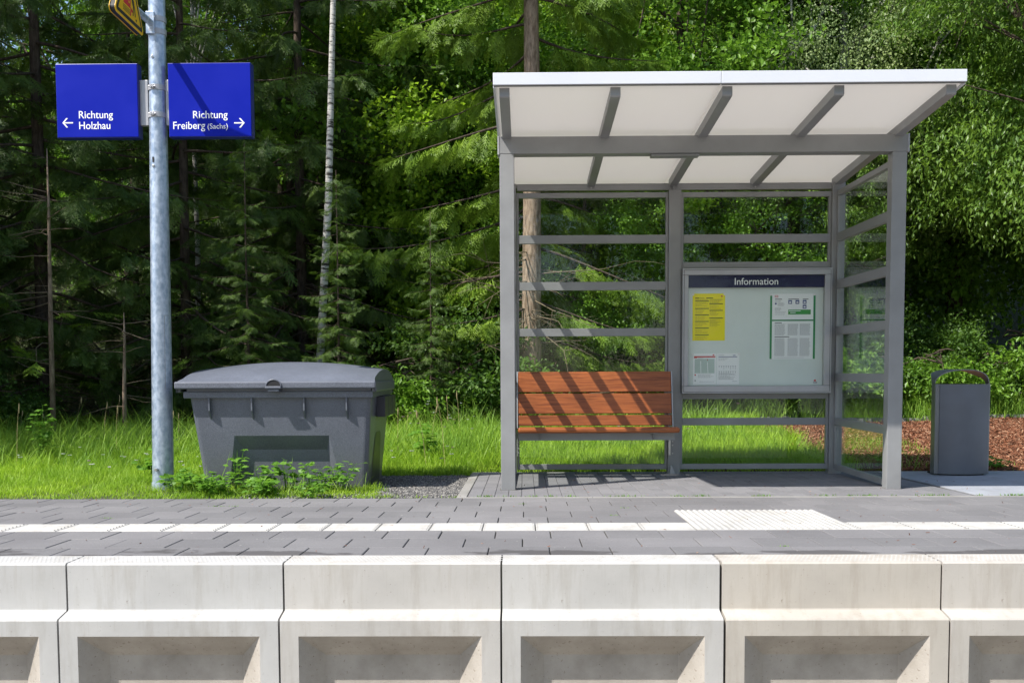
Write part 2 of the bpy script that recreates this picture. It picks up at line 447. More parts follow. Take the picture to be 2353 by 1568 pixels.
# tactile strip and pad
mb = MB()
for k in range(-26, 24):
    x = .062 + .3*k
    if .9 < x < 1.8: continue
    paver_tops(mb, x, x+.3, 5.555, 5.855, .001, .0025, .003)
    for q in range(7):
        yy = 5.575 + q*.0415
        z = plat(yy) + .001
        mb.add([(x+.012, yy-.009, z), (x+.288, yy-.009, z), (x+.284, yy-.004, z+.004), (x+.016, yy-.004, z+.004),
                (x+.284, yy+.004, z+.004), (x+.016, yy+.004, z+.004), (x+.288, yy+.009, z), (x+.012, yy+.009, z)],
               [(0, 1, 2, 3), (3, 2, 4, 5), (5, 4, 6, 7)])
kind(mb.obj('tactile_strip', M['tactile']))
mb = MB()
tv = []; tf = []
for k in range(8):
    a = k*math.pi/4; tv.append((.015*math.cos(a), .015*math.sin(a), 0))
for k in range(8):
    a = k*math.pi/4; tv.append((.009*math.cos(a), .009*math.sin(a), .005))
for k in range(8): tf.append((k, (k+1) % 8, 8+(k+1) % 8, 8+k))
P = []
for i in range(3):
    for j in range(3):
        x0 = .965+.3*i; y0 = 5.555+.297*j
        paver_tops(mb, x0, x0+.3, y0, y0+.297, .002, .0015, .003)
        for a in range(8):
            for b_ in range(8):
                x = x0+.019+a*.0375; y = y0+.018+b_*.0372; P.append((x, y, plat(y)+.002))
P = np.array(P); I = np.repeat(np.eye(3)[None], len(P), 0)
mb.inst(tv, tf, I, P); mb.inst(np.array(tv[8:]), np.array([[0, 1, 2, 3], [0, 3, 4, 7], [4, 5, 6, 7]]), I, P)
kind(mb.obj('tactile_pad', M['tactile']))
# shelter paving
mb = MB()
nx = int((3.32+.42)/.1)
for i in range(nx):
    x = -.42 + i*.1
    y = 7.30 - (.1 if i % 2 else 0)
    while y < 9.40:
        paver_tops(mb, x, x+.1, max(y, 7.30), min(y+.2, 9.42), rng.normal(0, .0008), .0014, .002); y += .2
kind(mb.obj('shelter_paving', M['paver2']))
mb = MB()
y = 7.30
while y < 9.4:
    for k in range(8):
        x0 = 3.325 + k*.8; paver_tops(mb, x0, x0+.8, y, min(y+.8, 9.42), rng.normal(0, .001), .003, .004)
    y += .8
kind(mb.obj('slab_paving', M['slab']))
mb = MB()
for k in range(9):
    paver_tops(mb, -.50+k*.999 if k else -.50, -.50+(k+1)*.999, 7.237, 7.298, .001, .002, .003, .05)
kind(mb.obj('front_kerb', M['kerb']))
mb = MB()
for k in range(2): paver_tops(mb, -.50, -.422, 7.30+k*1.06, 7.30+(k+1)*1.06, .003, .002, .003, .06)
kind(mb.obj('side_kerb', M['kerb']))
mb = MB()
for k in range(10): paver_tops(mb, -.5+k, .5+k, 9.422, 9.48, .002, .002, .003, .05)
kind(mb.obj('rear_kerb', M['kerb']))

# platform edge blocks
TINT = {0: (1, 1, 1), 1: (1, 1, 1), 2: (1, .975, .945), 3: (1.0, .99, .975), 4: (.97, .91, .83), 5: (.97, .925, .87), 9: (1, .98, .95), 10: (1, .93, .85)}
def edge_block(x0, x1, label, seed):
    t = thing('platform_edge_block', label, 'concrete block', ((x0+x1)/2, 4.6, -.75), 'concrete blocks of the platform edge')
    X0 = -(x1-x0)/2 + .0045; X1 = -X0; ox, oy, oz = t.location
    mb = MB()
    prof = [(4.72, 0), (4.538, 0), (4.53, -.008), (4.53, -.213), (4.527, -.219), (4.436, -.236), (4.43, -.243), (4.43, -.75), (4.72, -.75)]
    pr = [(y-oy, z-oz) for y, z in prof]
    n = len(pr)
    v = [(X0, y, z) for y, z in pr] + [(X1, y, z) for y, z in pr]
    f = [tuple(range(n)), tuple(range(2*n-1, n-1, -1))]
    for i in range(n):
        if i == 6: continue        # lower front face replaced by the recess ring
        j = (i+1) % n; f.append((j, i, i+n, j+n))
    mb.add(v, f)
    yf = 4.43-oy; yi = 4.528-oy
    A = [(X0, -.243-oz), (X1, -.243-oz), (X1, -.75-oz), (X0, -.75-oz)]
    B = [(X0+.083, -.313-oz), (X1-.083, -.313-oz), (X1-.083, -.68-oz), (X0+.083, -.68-oz)]
    C_ = [(X0+.188, -.425-oz), (X1-.188, -.425-oz), (X1-.188, -.64-oz), (X0+.188, -.64-oz)]
    v = [(x, yf, z) for x, z in A] + [(x, yf, z) for x, z in B]
    f = [(i, i+4, (i+1) % 4+4, (i+1) % 4) for i in range(4)]
    mb.add(v, f)
    mb.obj('block_body', M['edge'], t).color = (*TINT[seed], 1)
    mb = MB()
    v = [(x, yf, z) for x, z in B] + [(x, yi, z) for x, z in C_]
    f = [(i, i+4, (i+1) % 4+4, (i+1) % 4) for i in range(4)] + [(4, 7, 6, 5)]
    mb.add(v, f).obj('recess', M['recess'], t)
    # raised anti-slip studs along the top
    mb = MB(); P = []
    for a in range(48):
        for b_ in range(6):
            P.append((X0+.016+a*.0206+(.0103 if b_ % 2 else 0), 4.565-oy+b_*.025, -oz))
    P = np.array(P); I = np.repeat(np.eye(3)[None], len(P), 0)*np.array([.40, .40, .28])
    mb.inst(tv, tf, I, P); mb.inst(np.array(tv[8:]), np.array([[0, 1, 2, 3], [0, 3, 4, 7], [4, 5, 6, 7]]), I, P)
    mb.obj('stud_strip', M['tactile'], t)
    return t
blk = [(-3.107, 'pale edge block cut off by the left border of the photo'),
       (-2.107, 'white edge block below the grit container, with an insect on its face'),
       (-1.107, 'cream edge block straight below the gap between grit container and shelter'),
       (-.107, 'clean white edge block below the wooden bench'),
       (.896, 'beige stained edge block below the white studded pad'),
       (1.896, 'beige edge block cut off by the right border of the photo')]
for k, (x, lab) in enumerate(blk): edge_block(x, x+1.0, lab, k)
for k, x in enumerate((-4.107, 2.896)):
    edge_block(x, x+1.0, ['edge block beyond the left border of the photo', 'edge block beyond the right border of the photo'][k], 9+k)

# ------------------------------------------------------------------ text helper
def text_mb(mb, s, x0, x1, z0, cap, y, mat_i=0, bold=0.0, thick=.0012):
    cu = bpy.data.curves.new('lettering', 'FONT'); cu.body = s; cu.size = 1; cu.offset = bold; cu.resolution_u = 5
    o = bpy.data.objects.new('lettering', cu); COL.objects.link(o)
    bpy.context.view_layer.update()
    me = bpy.data.meshes.new_from_object(o.evaluated_get(bpy.context.evaluated_depsgraph_get()))
    V = np.array([v.co[:] for v in me.vertices]); F = [tuple(p.vertices) for p in me.polygons]
    bpy.data.objects.remove(o); bpy.data.curves.remove(cu); bpy.data.meshes.remove(me)
    if not len(V): return
    w_ = V[:, 0].max()-V[:, 0].min()
    out = np.zeros_like(V); out[:, 0] = x0 + (V[:, 0]-V[:, 0].min())*(x1-x0)/w_
    out[:, 1] = y; out[:, 2] = z0 + V[:, 1]*cap/.70
    mb.add(out, F, mat_i)
def quad(mb, x0, x1, z0, z1, y, m=0): mb.add([(x0, y, z0), (x1, y, z0), (x1, y, z1), (x0, y, z1)], np.array([[0, 1, 2, 3]]), m)
def poly(mb, pts, y, m=0): mb.add([(x, y, z) for x, z in pts], np.array([list(range(len(pts)))]), m)

# ------------------------------------------------------------------ shelter
sh = thing('waiting_shelter', 'grey metal and glass platform waiting shelter with a sloping white roof', 'shelter')
gr = M['grey']
FY0, FY1 = 7.80, 7.90
GZ = plat(7.85)
def post(x0, x1, y0, y1, z0, z1, name, m=gr, bev=.004):
    return MB().box(x0, x1, y0, y1, z0, z1).obj(name, m, sh, bevel=bev)
def plates(mb, x0, x1, y0, y1, z): mb.box(x0-.012, x1+.012, y0-.012, y1+.012, z, z+.006)
p1 = post(-.182, -.070, FY0, FY1, GZ-.02, 2.53, 'front_post'); p2 = post(2.822, 2.935, FY0, FY1, GZ-.02, 2.53, 'front_post')
for p, (a, b_) in ((p1, (-.182, -.07)), (p2, (2.822, 2.935))):
    mb = MB(); mb.box(a-.008, b_+.008, FY0-.008, FY1+.01, GZ-.004, GZ+.003); mb.obj('base_plate', M['greydark'], p)
mb = MB(); mb.box(-.190, 2.943, FY0-.002, FY1+.03, 2.530, 2.660); beam = mb.obj('front_beam', gr, sh, bevel=.004)
for a, b_ in ((-.197, -.183), (2.937, 2.951)):
    MB().box(a, b_, FY0-.006, FY1+.034, 2.524, 2.664).obj('end_cap', M['silver'], beam, bevel=.002)
mb = MB(); mb.box(.985, 1.355, FY0+.02, FY1+.02, 2.512, 2.528); mb.obj('lamp_cover', gr, sh, bevel=.002)
# roof slope: underside of panel z = RU - .062 (y-6.8)
RU = 2.775
ru = lambda y: RU - .062*(y-6.8)
RY0, RY1 = 6.86, 9.50
for k, xc in enumerate((-.125, .622, 1.372, 2.120, 2.868)):
    mb = MB()
    pts = [(RY0, ru(RY0)-.002), (RY0, ru(RY0)-.058), (RY0+.01, ru(RY0)-.068), (9.36, ru(9.36)-.075), (9.36, ru(9.36)-.002)]
    mb.prism(pts, 0, xc-.034, xc+.034)
    r = mb.obj('rafter', gr, sh, bevel=.003)
    MB().box(xc-.028, xc+.028, 7.82, 7.88, 2.655, ru(7.85)-.06).obj('rafter_foot', M['black'], r)
    mb = MB(); mb.tube([(xc, 9.292, 2.535), (xc, 9.283, 2.535)], .008, 8); mb.obj('bolt', M['steel'], r)
def slab(y0, y1, x0, x1, lo, hi): return [(x0, y0, ru(y0)+lo), (x1, y0, ru(y0)+lo), (x1, y1, ru(y1)+lo), (x0, y1, ru(y1)+lo),
                                          (x0, y0, ru(y0)+hi), (x1, y0, ru(y0)+hi), (x1, y1, ru(y1)+hi), (x0, y1, ru(y1)+hi)]
bf = [(0, 3, 2, 1), (4, 5, 6, 7), (0, 1, 5, 4), (2, 3, 7, 6), (0, 4, 7, 3), (1, 2, 6, 5)]
for a, b_ in ((-.185, 1.318), (1.322, 2.93)):
    MB().add(slab(6.83, RY1, a, b_, 0, .016), bf).obj('roof_panel', M['opal'], sh)
for a, b_ in ((-.200, 1.3185), (1.3205, 2.945)):
    f = MB().box(a, b_, 6.800, 6.828, 2.772, 2.852).obj('fascia', M['fascia'], sh, bevel=.003)
    mb = MB(); mb.box(a+.004, b_-.004, 6.812, 6.826, 2.766, 2.7715); mb.obj('drip_edge', M['greydark'], f)
for x0, x1 in ((-.200, -.187), (2.932, 2.945)):
    MB().add(slab(6.829, RY1, x0, x1, -.012, .03), bf).obj('side_trim', M['fascia'], sh)
MB().add(slab(RY1+.001, RY1+.03, -.2, 2.945, -.03, .045), bf).obj('rear_gutter', gr, sh)
# rear beam
MB().box(-.06, 2.83, 9.292, 9.352, 2.512, 2.562).obj('rear_beam', gr, sh, bevel=.003)
mbb = MB(); mbb.box(1.362, 1.398, 9.27, 9.2905, 2.44, 2.60); mbb.obj('bracket', M['grey'], sh, bevel=.002)
GB = plat(9.32)
bp = [post(-.178, -.068, 9.26, 9.36, GB-.02, 2.57, 'back_post'), post(1.328, 1.442, 9.26, 9.355, GB-.02, 2.512, 'back_post'), post(2.815, 2.932, 9.26, 9.36, GB-.02, 2.57, 'back_post')]
Zr = [(2.444, 2.490), (2.030, 2.106), (1.604, 1.680), (1.183, 1.255), (.760, .834), (.357, .424), (-.050, -.002)]
def backpanel(x0, x1, rails):
    fr = MB(); fr.box(x0, x0+.022, 9.285, 9.325, -.052, 2.492)
    fo = fr.obj('panel_frame', gr, sh, bevel=.002)
    MB().box(x1-.022, x1, 9.285, 9.325, -.052, 2.492).obj('stile', gr, fo, bevel=.002)
    for a, b_ in rails:
        MB().box(x0+.022, x1-.022, 9.283, 9.323, a, b_).obj('rail', gr, fo, bevel=.002)
    MB().box(x0+.023, x1-.023, 9.3245, 9.332, -.035, 2.485).obj('glass_pane', M['glass'], fo)
backpanel(-.066, 1.326, Zr)
backpanel(1.444, 2.813, [Zr[0], Zr[1], (1.800, 1.855), (.600, .648), Zr[5], Zr[6]])
def sidepanel(xc, label):
    fo = MB().box(xc-.02, xc+.02, 9.236, 9.258, -.03, 2.50).obj('side_panel_frame', gr, sh, bevel=.002)
    MB().box(xc-.02, xc+.02, 7.902, 7.92, -.03, 2.50).obj('stile', gr, fo, bevel=.002)
    for k, (a, b_) in enumerate(Zr):
        MB().box(xc-.022, xc+.022, 7.92, 9.236, a, b_).obj('rail', gr, fo, bevel=.002)
    MB().box(xc-.004, xc+.004, 7.921, 9.235, -.02, 2.48).obj('glass_pane', M['sideglass'], fo)
sidepanel(2.878, 'r'); sidepanel(-.126, 'l')
# cable clip, plate and bolts on middle post
mb = MB(); mb.prism([(1.345, GB), (1.395, GB), (1.362, GB+.085), (1.352, GB+.085)], 1, 9.235, 9.2585); mb.obj('foot_bracket', M['silver'], sh)
mb = MB(); mb.box(1.333, 1.352, 9.245, 9.2585, .085, .235)
for z in (.10, .14, .21): mb.tube([(1.342, 9.246, z), (1.342, 9.23, z)], .008, 8)
for z in (.10, .175, .21): mb.tube([(1.372, 9.2585, z), (1.372, 9.25, z)], .006, 8)
mb.obj('hinge_plate', M['steel'], sh)
mb = MB(); mb.box(-.066, -.058, 9.22, 9.2585, .08, .25)
for z in (.11, .15, .21): mb.tube([(-.062, 9.225, z), (-.05, 9.225, z)], .011, 8)
mb.obj('hinge_plate', M['steel'], sh)

# ------------------------------------------------------------------ bench
bn = thing('bench', 'wooden bench of orange-brown planks fixed inside the shelter', 'bench', (.64, 9.0, plat(9.0)))
def local(o, t):     # mesh made in world coordinates -> child of t
    o.parent = t; o.matrix_parent_inverse = Matrix.Translation(-t.location); return o
def tilt(z): return 8.985 + (z-.37)*.22
for z0, z1 in ((.675, .857), (.481, .662), (.374, .468)):
    mb = MB()
    ya, yb = tilt(z0), tilt(z1)
    mb.prism([(ya, z0), (ya+.028, z0), (yb+.028, z1), (yb, z1)], 0, -.055, 1.328)
    local(mb.obj('backrest_plank', M['wood'], bevel=.006), bn)
for x in (-.0655, 1.3295):
    mb = MB(); mb.prism([(8.972, .35), (9.09, .35), (9.125, .86), (9.088, .86)], 0, x, x+.009); local(mb.obj('side_bar', M['silver'], bevel=.001), bn)
for i, (a, b_) in enumerate(((8.72, 8.835), (8.845, 8.96))):
    mb = MB(); mb.box(-.055 if i == 0 else -.05, 1.358 if i == 0 else 1.30, a, b_, .324+i*.0, .370-i*.004)
    local(mb.obj('seat_plank', M['wood'], bevel=.015), bn)
mb = MB(); mb.box(-.05, 1.325, 8.80, 8.85, .255, .322); local(mb.obj('seat_beam', gr, bevel=.003), bn)
for x in (.14, 1.13):
    mb = MB(); mb.prism([(8.74, .318), (8.799, .318), (8.799, .262)], 0, x, x+.008); mb.box(x-.025, x+.035, 8.735, 8.799, .3185, .3235)
    local(mb.obj('seat_bracket', M['grey']), bn)
for x in (-.064, 1.3):
    mb = MB(); mb.box(x, x+.024, 8.851, 9.258, .27, .318); local(mb.obj('support_arm', gr, bevel=.002), bn)

# ------------------------------------------------------------------ information cabinet
cb = thing('display_case', 'flat grey framed glass notice case with dark blue header on the shelter wall', 'notice board', (2.12, 9.24, .65))
CX0, CX1, CZ0, CZ1 = 1.449, 2.806, .652, 1.790
mb = MB()
for a, b_, c, d in ((CX0, CX1, CZ1-.060, CZ1), (CX0, CX1, CZ0, CZ0+.070), (CX0, CX0+.053, CZ0+.071, CZ1-.061), (CX1-.065, CX1, CZ0+.071, CZ1-.061)):
    mb.box(a, b_, 9.200, 9.262, c, d)
local(mb.obj('frame', M['silver'], bevel=.004), cb)
mb = MB()
e = .004
for a, b_, c, d in ((CX0+.014, CX1-.014, CZ1-.016, CZ1-.013), (CX0+.014, CX1-.014, CZ0+.013, CZ0+.016), (CX0+.012, CX0+.015, CZ0+.0165, CZ1-.0165), (CX1-.015, CX1-.012, CZ0+.0165, CZ1-.0165)):
    mb.box(a, b_, 9.198, 9.2005, c, d)
local(mb.obj('frame_seal', M['black']), cb)
mb = MB(); mb.box(CX0+.054, CX1-.066, 9.256, 9.262, CZ0+.072, CZ1-.062); local(mb.obj('back_board', M['board']), cb)
hx0, hx1 = CX0+.055, CX1-.067
mb = MB(); mb.box(hx0, hx1, 9.222, 9.2555, 1.618, 1.727); h = local(mb.obj('header', M['navy']), cb)
mb = MB(); text_mb(mb, 'Information', 1.925, 2.320, 1.642, .062, 9.2212, 0, .004); o = mb.obj('lettering', M['textw']); o.parent = h
mb = MB(); mb.box(CX0+.0535, CX1-.0655, 9.206, 9.211, CZ0+.0715, CZ1-.0615); local(mb.obj('glass_pane', M['cabglass']), cb)
mb = MB(); quad(mb, 2.665, 2.685, .760, .775, 9.2555, 0); quad(mb, 2.660, 2.695, .740, .758, 9.2555, 1); local(mb.obj('sticker', [M['red'], M['inkgrey']]), cb)
BY = 9.2535
def magnets(pts, par):
    for x, z in pts:
        mb = MB(); mb.tube([(x, BY, z), (x, BY-.008, z)], [.011, .010], 14); local(mb.obj('magnet', M['white']), par)
def textlines(mb, x0, x1, z1, z0, step, th, m, ragged=.25):
    z = z1
    while z > z0:
        xe = x1 - (x1-x0)*ragged*random.random()
        x = x0
        while x < xe - .003:
            l = random.uniform(.008, .022); quad(mb, x, min(x+l, xe), z-th, z, BY-.0016, m); x += l+.0025
        z -= step
# yellow timetable
ty = thing('timetable_poster', 'yellow departure timetable sheet with black bars in the notice case', 'poster', (1.696, BY, 1.14))
mb = MB(); mb.box(1.548, 1.845, BY-.001, BY, 1.137, 1.566); local(mb.obj('sheet', M['yellow']), ty)
mb = MB()
for z in (1.497, 1.430, 1.372, 1.312, 1.252, 1.190):
    quad(mb, 1.572, 1.697, z-.0035, z+.0035, BY-.0016, 0); textlines(mb, 1.574, 1.69, z-.012, z-.050, .010, .0028, 1, .5)
for z in (1.472, 1.412, 1.343):
    quad(mb, 1.702, 1.824, z-.0035, z+.0035, BY-.0016, 0); textlines(mb, 1.704, 1.82, z-.012, z-.048, .010, .0028, 1, .5)
textlines(mb, 1.704, 1.80, 1.33, 1.262, .010, .0028, 1, .5)
quad(mb, 1.572, 1.608, 1.521, 1.528, BY-.0016, 0); quad(mb, 1.612, 1.655, 1.522, 1.527, BY-.0016, 1); quad(mb, 1.672, 1.735, 1.521, 1.528, BY-.0016, 0)
quad(mb, 1.574, 1.69, 1.509, 1.513, BY-.0016, 1); quad(mb, 1.704, 1.82, 1.509, 1.513, BY-.0016, 1); quad(mb, 1.806, 1.822, 1.535, 1.547, BY-.0016, 2)
textlines(mb, 1.704, 1.82, 1.503, 1.482, .010, .0028, 1, .5)
local(mb.obj('printing', [M['ink'], painted('olive_print', (.35, .28, .03)), M['red']]), ty)
magnets([(1.552, 1.558), (1.840, 1.560)], ty)
# green banded notice
tg = thing('service_notice', 'large white notice with dark green side bands at the right of the notice case', 'poster', (2.46, BY, .97))
mb = MB(); mb.box(2.255, 2.672, BY-.001, BY, .965, 1.560); local(mb.obj('sheet', M['paper']), tg)
mb = MB()
quad(mb, 2.256, 2.275, .966, 1.545, BY-.0016, 0); quad(mb, 2.652, 2.671, .966, 1.545, BY-.0016, 0); quad(mb, 2.2755, 2.6515, 1.312, 1.325, BY-.0016, 0)
quad(mb, 2.422, 2.628, 1.372, 1.416, BY-.0016, 1)
quad(mb, 2.428, 2.535, 1.402, 1.408, BY-.002, 4); quad(mb, 2.44, 2.49, 1.385, 1.391, BY-.002, 4)
for x, z in ((2.422, 1.468), (2.488, 1.468), (2.554, 1.468), (2.554, 1.425)):
    quad(mb, x, x+.034, z, z+.034, BY-.0016, 2); quad(mb, x+.007, x+.027, z+.008, z+.022, BY-.002, 4)
quad(mb, 2.300, 2.316, 1.463, 1.478, BY-.0016, 2)
quad(mb, 2.299, 2.329, 1.527, 1.547, BY-.0016, 5); quad(mb, 2.302, 2.326, 1.530, 1.544, BY-.0018, 4); text_mb(mb, 'DB', 2.304, 2.324, 1.532, .010, BY-.002, 5)
for a, b_ in ((2.30, 2.365), (2.422, 2.52), (2.554, 2.605)): quad(mb, a, b_, 1.508, 1.514, BY-.0016, 6)
textlines(mb, 2.324, 2.39, 1.478, 1.45, .008, .003, 3, .1); textlines(mb, 2.30, 2.36, 1.498, 1.484, .008, .003, 3, .2)
textlines(mb, 2.30, 2.36, 1.433, 1.405, .008, .003, 3, .2); textlines(mb, 2.30, 2.40, 1.397, 1.37, .012, .003, 3, .1)
quad(mb, 2.30, 2.365, 1.293, 1.299, BY-.0016, 6); quad(mb, 2.30, 2.435, 1.165, 1.171, BY-.0016, 6)
for x in (2.30, 2.42, 2.53):
    textlines(mb, x, x+.098, 1.285, 1.185, .0075, .0035, 3, .12); textlines(mb, x, x+.098, 1.155, .995, .0075, .0035, 3, .12)
textlines(mb, 2.30, 2.57, .979, .974, .01, .003, 3, .02)
local(mb.obj('printing', [M['green'], painted('bright_green_print', (.06, .33, .08)), M['bluep'], M['inkgrey'], M['paper'], M['red'], M['ink']]), tg)
magnets([(2.262, 1.553), (2.660, 1.553)], tg)
# lower left sheets
tm = thing('map_notice', 'white sheet with a red bar and pale map at lower left of the case', 'poster', (1.66, BY, .73))
mb = MB(); mb.box(1.556, 1.768, BY-.001, BY, .733, 1.020); local(mb.obj('sheet', M['paper']), tm)
mb = MB(); quad(mb, 1.564, 1.760, .983, .995, BY-.0016, 0); quad(mb, 1.564, 1.592, .977, .983, BY-.0016, 0); quad(mb, 1.570, 1.752, .838, .970, BY-.0016, 1)
quad(mb, 1.735, 1.750, 1.000, 1.010, BY-.0016, 0); quad(mb, 1.683, 1.691, .957, .967, BY-.002, 0); quad(mb, 1.570, 1.582, .816, .829, BY-.0016, 0); quad(mb, 1.570, 1.582, .765, .776, BY-.0016, 2)
poly(mb, [(1.625, .840), (1.631, .840), (1.628, .95), (1.622, .95)], BY-.002, 3); poly(mb, [(1.69, .840), (1.696, .840), (1.69, .94), (1.684, .94)], BY-.002, 3)
quad(mb, 1.60, 1.65, .974, .977, BY-.0016, 2)
textlines(mb, 1.60, 1.745, .828, .80, .009, .003, 2, .2); textlines(mb, 1.615, 1.755, .762, .755, .01, .003, 2, .3)
local(mb.obj('printing', [M['red'], M['mapgreen'], M['inkgrey'], M['paper']]), tm)
ts = thing('text_notice', 'white sheet with thin blue line beside the map sheet in the case', 'poster', (1.88, BY, .73))
mb = MB(); mb.box(1.773, 1.979, BY-.001, BY, .733, 1.020); local(mb.obj('sheet', M['paper']), ts)
mb = MB(); quad(mb, 1.788, 1.960, .985, .990, BY-.0016, 0); quad(mb, 1.788, 1.84, 1.001, 1.004, BY-.0016, 1); quad(mb, 1.92, 1.945, .998, 1.003, BY-.0016, 0)
textlines(mb, 1.788, 1.88, .975, .955, .009, .0025, 1, .5)
for k in range(8):
    for z in (.90, .852):
        quad(mb, 1.790+k*.021, 1.803+k*.021, z, z+.004, BY-.0016, 1); quad(mb, 1.795+k*.021, 1.798+k*.021, z-.026*random.random()-.006, z, BY-.0016, 1)
for z1, z0 in ((.838, .822), (.812, .797), (.79, .776)): textlines(mb, 1.79, 1.95, z1, z0, .007, .003, 1, .4)
quad(mb, 1.915, 1.962, .762, .765, BY-.0016, 1)
local(mb.obj('printing', [M['bluep'], M['inkgrey']]), ts)
magnets([(1.553, 1.013), (1.976, 1.013)], ts)

# ------------------------------------------------------------------ sign pole with its signs
PY = 8.0
pz0 = plat(PY)
pole = thing('sign_pole', 'tall round galvanised steel pole carrying two blue signs', 'pole', (-2.915, PY, pz0-.02))
px = lambda z: -2.911 + .0115*z
pr_ = lambda z: .083 - .0052*z
zs = [-.1, .5, 1, 2, 3, 4, 5.2]
o = MB().tube([(px(z), PY, z) for z in zs], [pr_(z) for z in zs], 40).obj('shaft', M['galv'], smooth=True, autos=True); local(o, pole)
mb = MB(); mb.tube([(px(0), PY, -.10), (px(0), PY, -.012)], .089, 40); local(mb.obj('base_sleeve', M['galv'], smooth=True, autos=True), pole)
def studs(x, z, r, l):
    mb = MB(); y = PY - math.sqrt(max(0, pr_(z)**2-(x-px(z))**2)); mb.tube([(x, y+.005, z), (x, y-l, z)], r, 12); mb.tube([(x, y-l, z), (x, y-l-.002, z)], r*.6, 8)
    return local(mb.obj('bolt', M['steel'], bevel=.001), pole)
studs(-2.932, .098, .013, .028); studs(-2.900, 2.484, .012, .006); studs(-2.890, 3.325, .012, .006)
mb = MB(); text_mb(mb, '1', -2.908, -2.894, 2.513, .043, PY-pr_(2.53)-.0015); local(mb.obj('number', M['ink']), pole)
mb = MB()   # inspection door outline
for a, b_, c, d in ((-.028, -.0265, .74, 1.30),):
    pts = []
    for z in np.linspace(.74, 1.32, 12): pts.append((px(z)+pr_(z)*.62+.001, PY-pr_(z)*.7846-.0006, z))
    mb.tube(pts, .0013, 5)
    for z in (.74, 1.32):
        mb.tube([(px(z)+pr_(z)*math.sin(a_), PY-(pr_(z)+.0006)*math.cos(a_), z) for a_ in np.linspace(.668, 1.3, 7)], .0013, 5)
local(mb.obj('door_seam', M['greydark']), pole)

def blue_sign(x0, x1, label, sidex, lines, arrow):
    t = thing('direction_sign', label, 'sign', ((x0+x1)/2, PY, 2.70))
    z0, z1 = 2.707, 3.277
    mb = MB(); mb.box(x0, x1, 7.9445, 8.030, z0, z1); b_ = local(mb.obj('box', M['bluedark'], bevel=.003), t)
    mb = MB(); mb.box(x0+.004, x1-.004, 7.940, 7.9442, z0+.006, z1-.004); f = local(mb.obj('face', M['blue'], bevel=.0015), t)
    mb = MB()
    for s, a, b2, z, cap in lines: text_mb(mb, s, a, b2, z, cap, 7.9388, 0, .005 if cap > .05 else .001)
    local(mb.obj('lettering', M['textw']), t); mb = MB()
    ax0, ax1, az, d = arrow
    th = .0048; y = 7.9388
    tip, tail = (ax0, ax1) if d < 0 else (ax1, ax0)
    quad(mb, min(tip-d*.004, tail), max(tip-d*.004, tail), az-th, az+th, y)
    for sg in (1, -1):
        hx = tip - d*.036; nx_ = .0048
        pts = [(tip, az), (tip-d*.013, az), (hx-d*.008, az+sg*.035), (hx+d*.004, az+sg*.037)]
        if (sg*d) > 0: pts = pts[::-1]
        poly(mb, pts, y-.0002)
    local(mb.obj('arrow', M['textw']), t)
    # mounting profile between box and pole, straps round the pole
    cx = px(3.0)
    if sidex > 0: a, b2 = x1+.0005, cx-pr_(3)-.002
    else: a, b2 = cx+pr_(3)+.002, x0-.0005
    mb = MB(); mb.box(a, b2, 7.975, 8.022, 2.808, 3.158); local(mb.obj('mounting_profile', M['silver'], bevel=.003), t)
    return t
lf = blue_sign(-3.657, -3.012, 'blue square sign reading Richtung Holzhau with an arrow to the left', 1,
    [('Richtung', -3.480, -3.212, 2.857, .057), ('Holzhau', -3.480, -3.235, 2.774, .057)], (-3.612, -3.528, 2.823, -1))
rt = blue_sign(-2.775, -2.124, 'blue square sign reading Richtung Freiberg (Sachs) with an arrow to the right', -1,
    [('Richtung', -2.582, -2.311, 2.851, .057), ('Freiberg', -2.740, -2.489, 2.769, .057), ('(Sachs)', -2.470, -2.311, 2.770, .040)], (-2.261, -2.178, 2.813, 1))
def strap(z, t, mname='strap'):
    mb = MB(); c = px(z); R_ = pr_(z)+.002
    n = 40; v = []; 
    for k in range(n+1):
        a = 2*math.pi*k/n
        for dr, dz in ((0, -.020), (.005, -.020), (.005, .020), (0, .020)): v.append((c+(R_+dr)*math.sin(a), PY-(R_+dr)*math.cos(a), z+dz))
    f = []
    for k in range(n):
        for q in range(4):
            f.append((k*4+q, k*4+(q+1) % 4, (k+1)*4+(q+1) % 4, (k+1)*4+q))
    mb.add(v, f)
    mb.box(c-.034, c-.018, PY-R_-.022, PY-R_+.005, z-.012, z+.012); mb.box(c-.012, c-.004, PY-R_-.022, PY-R_+.005, z-.014, z+.014)
    mb.tube([(c-.045, PY-R_-.014, z), (c+.012, PY-R_-.014, z)], .007, 8)
    return local(mb.obj(mname, M['silver'], bevel=.001), t)
strap(3.095, lf); strap(2.885, lf)

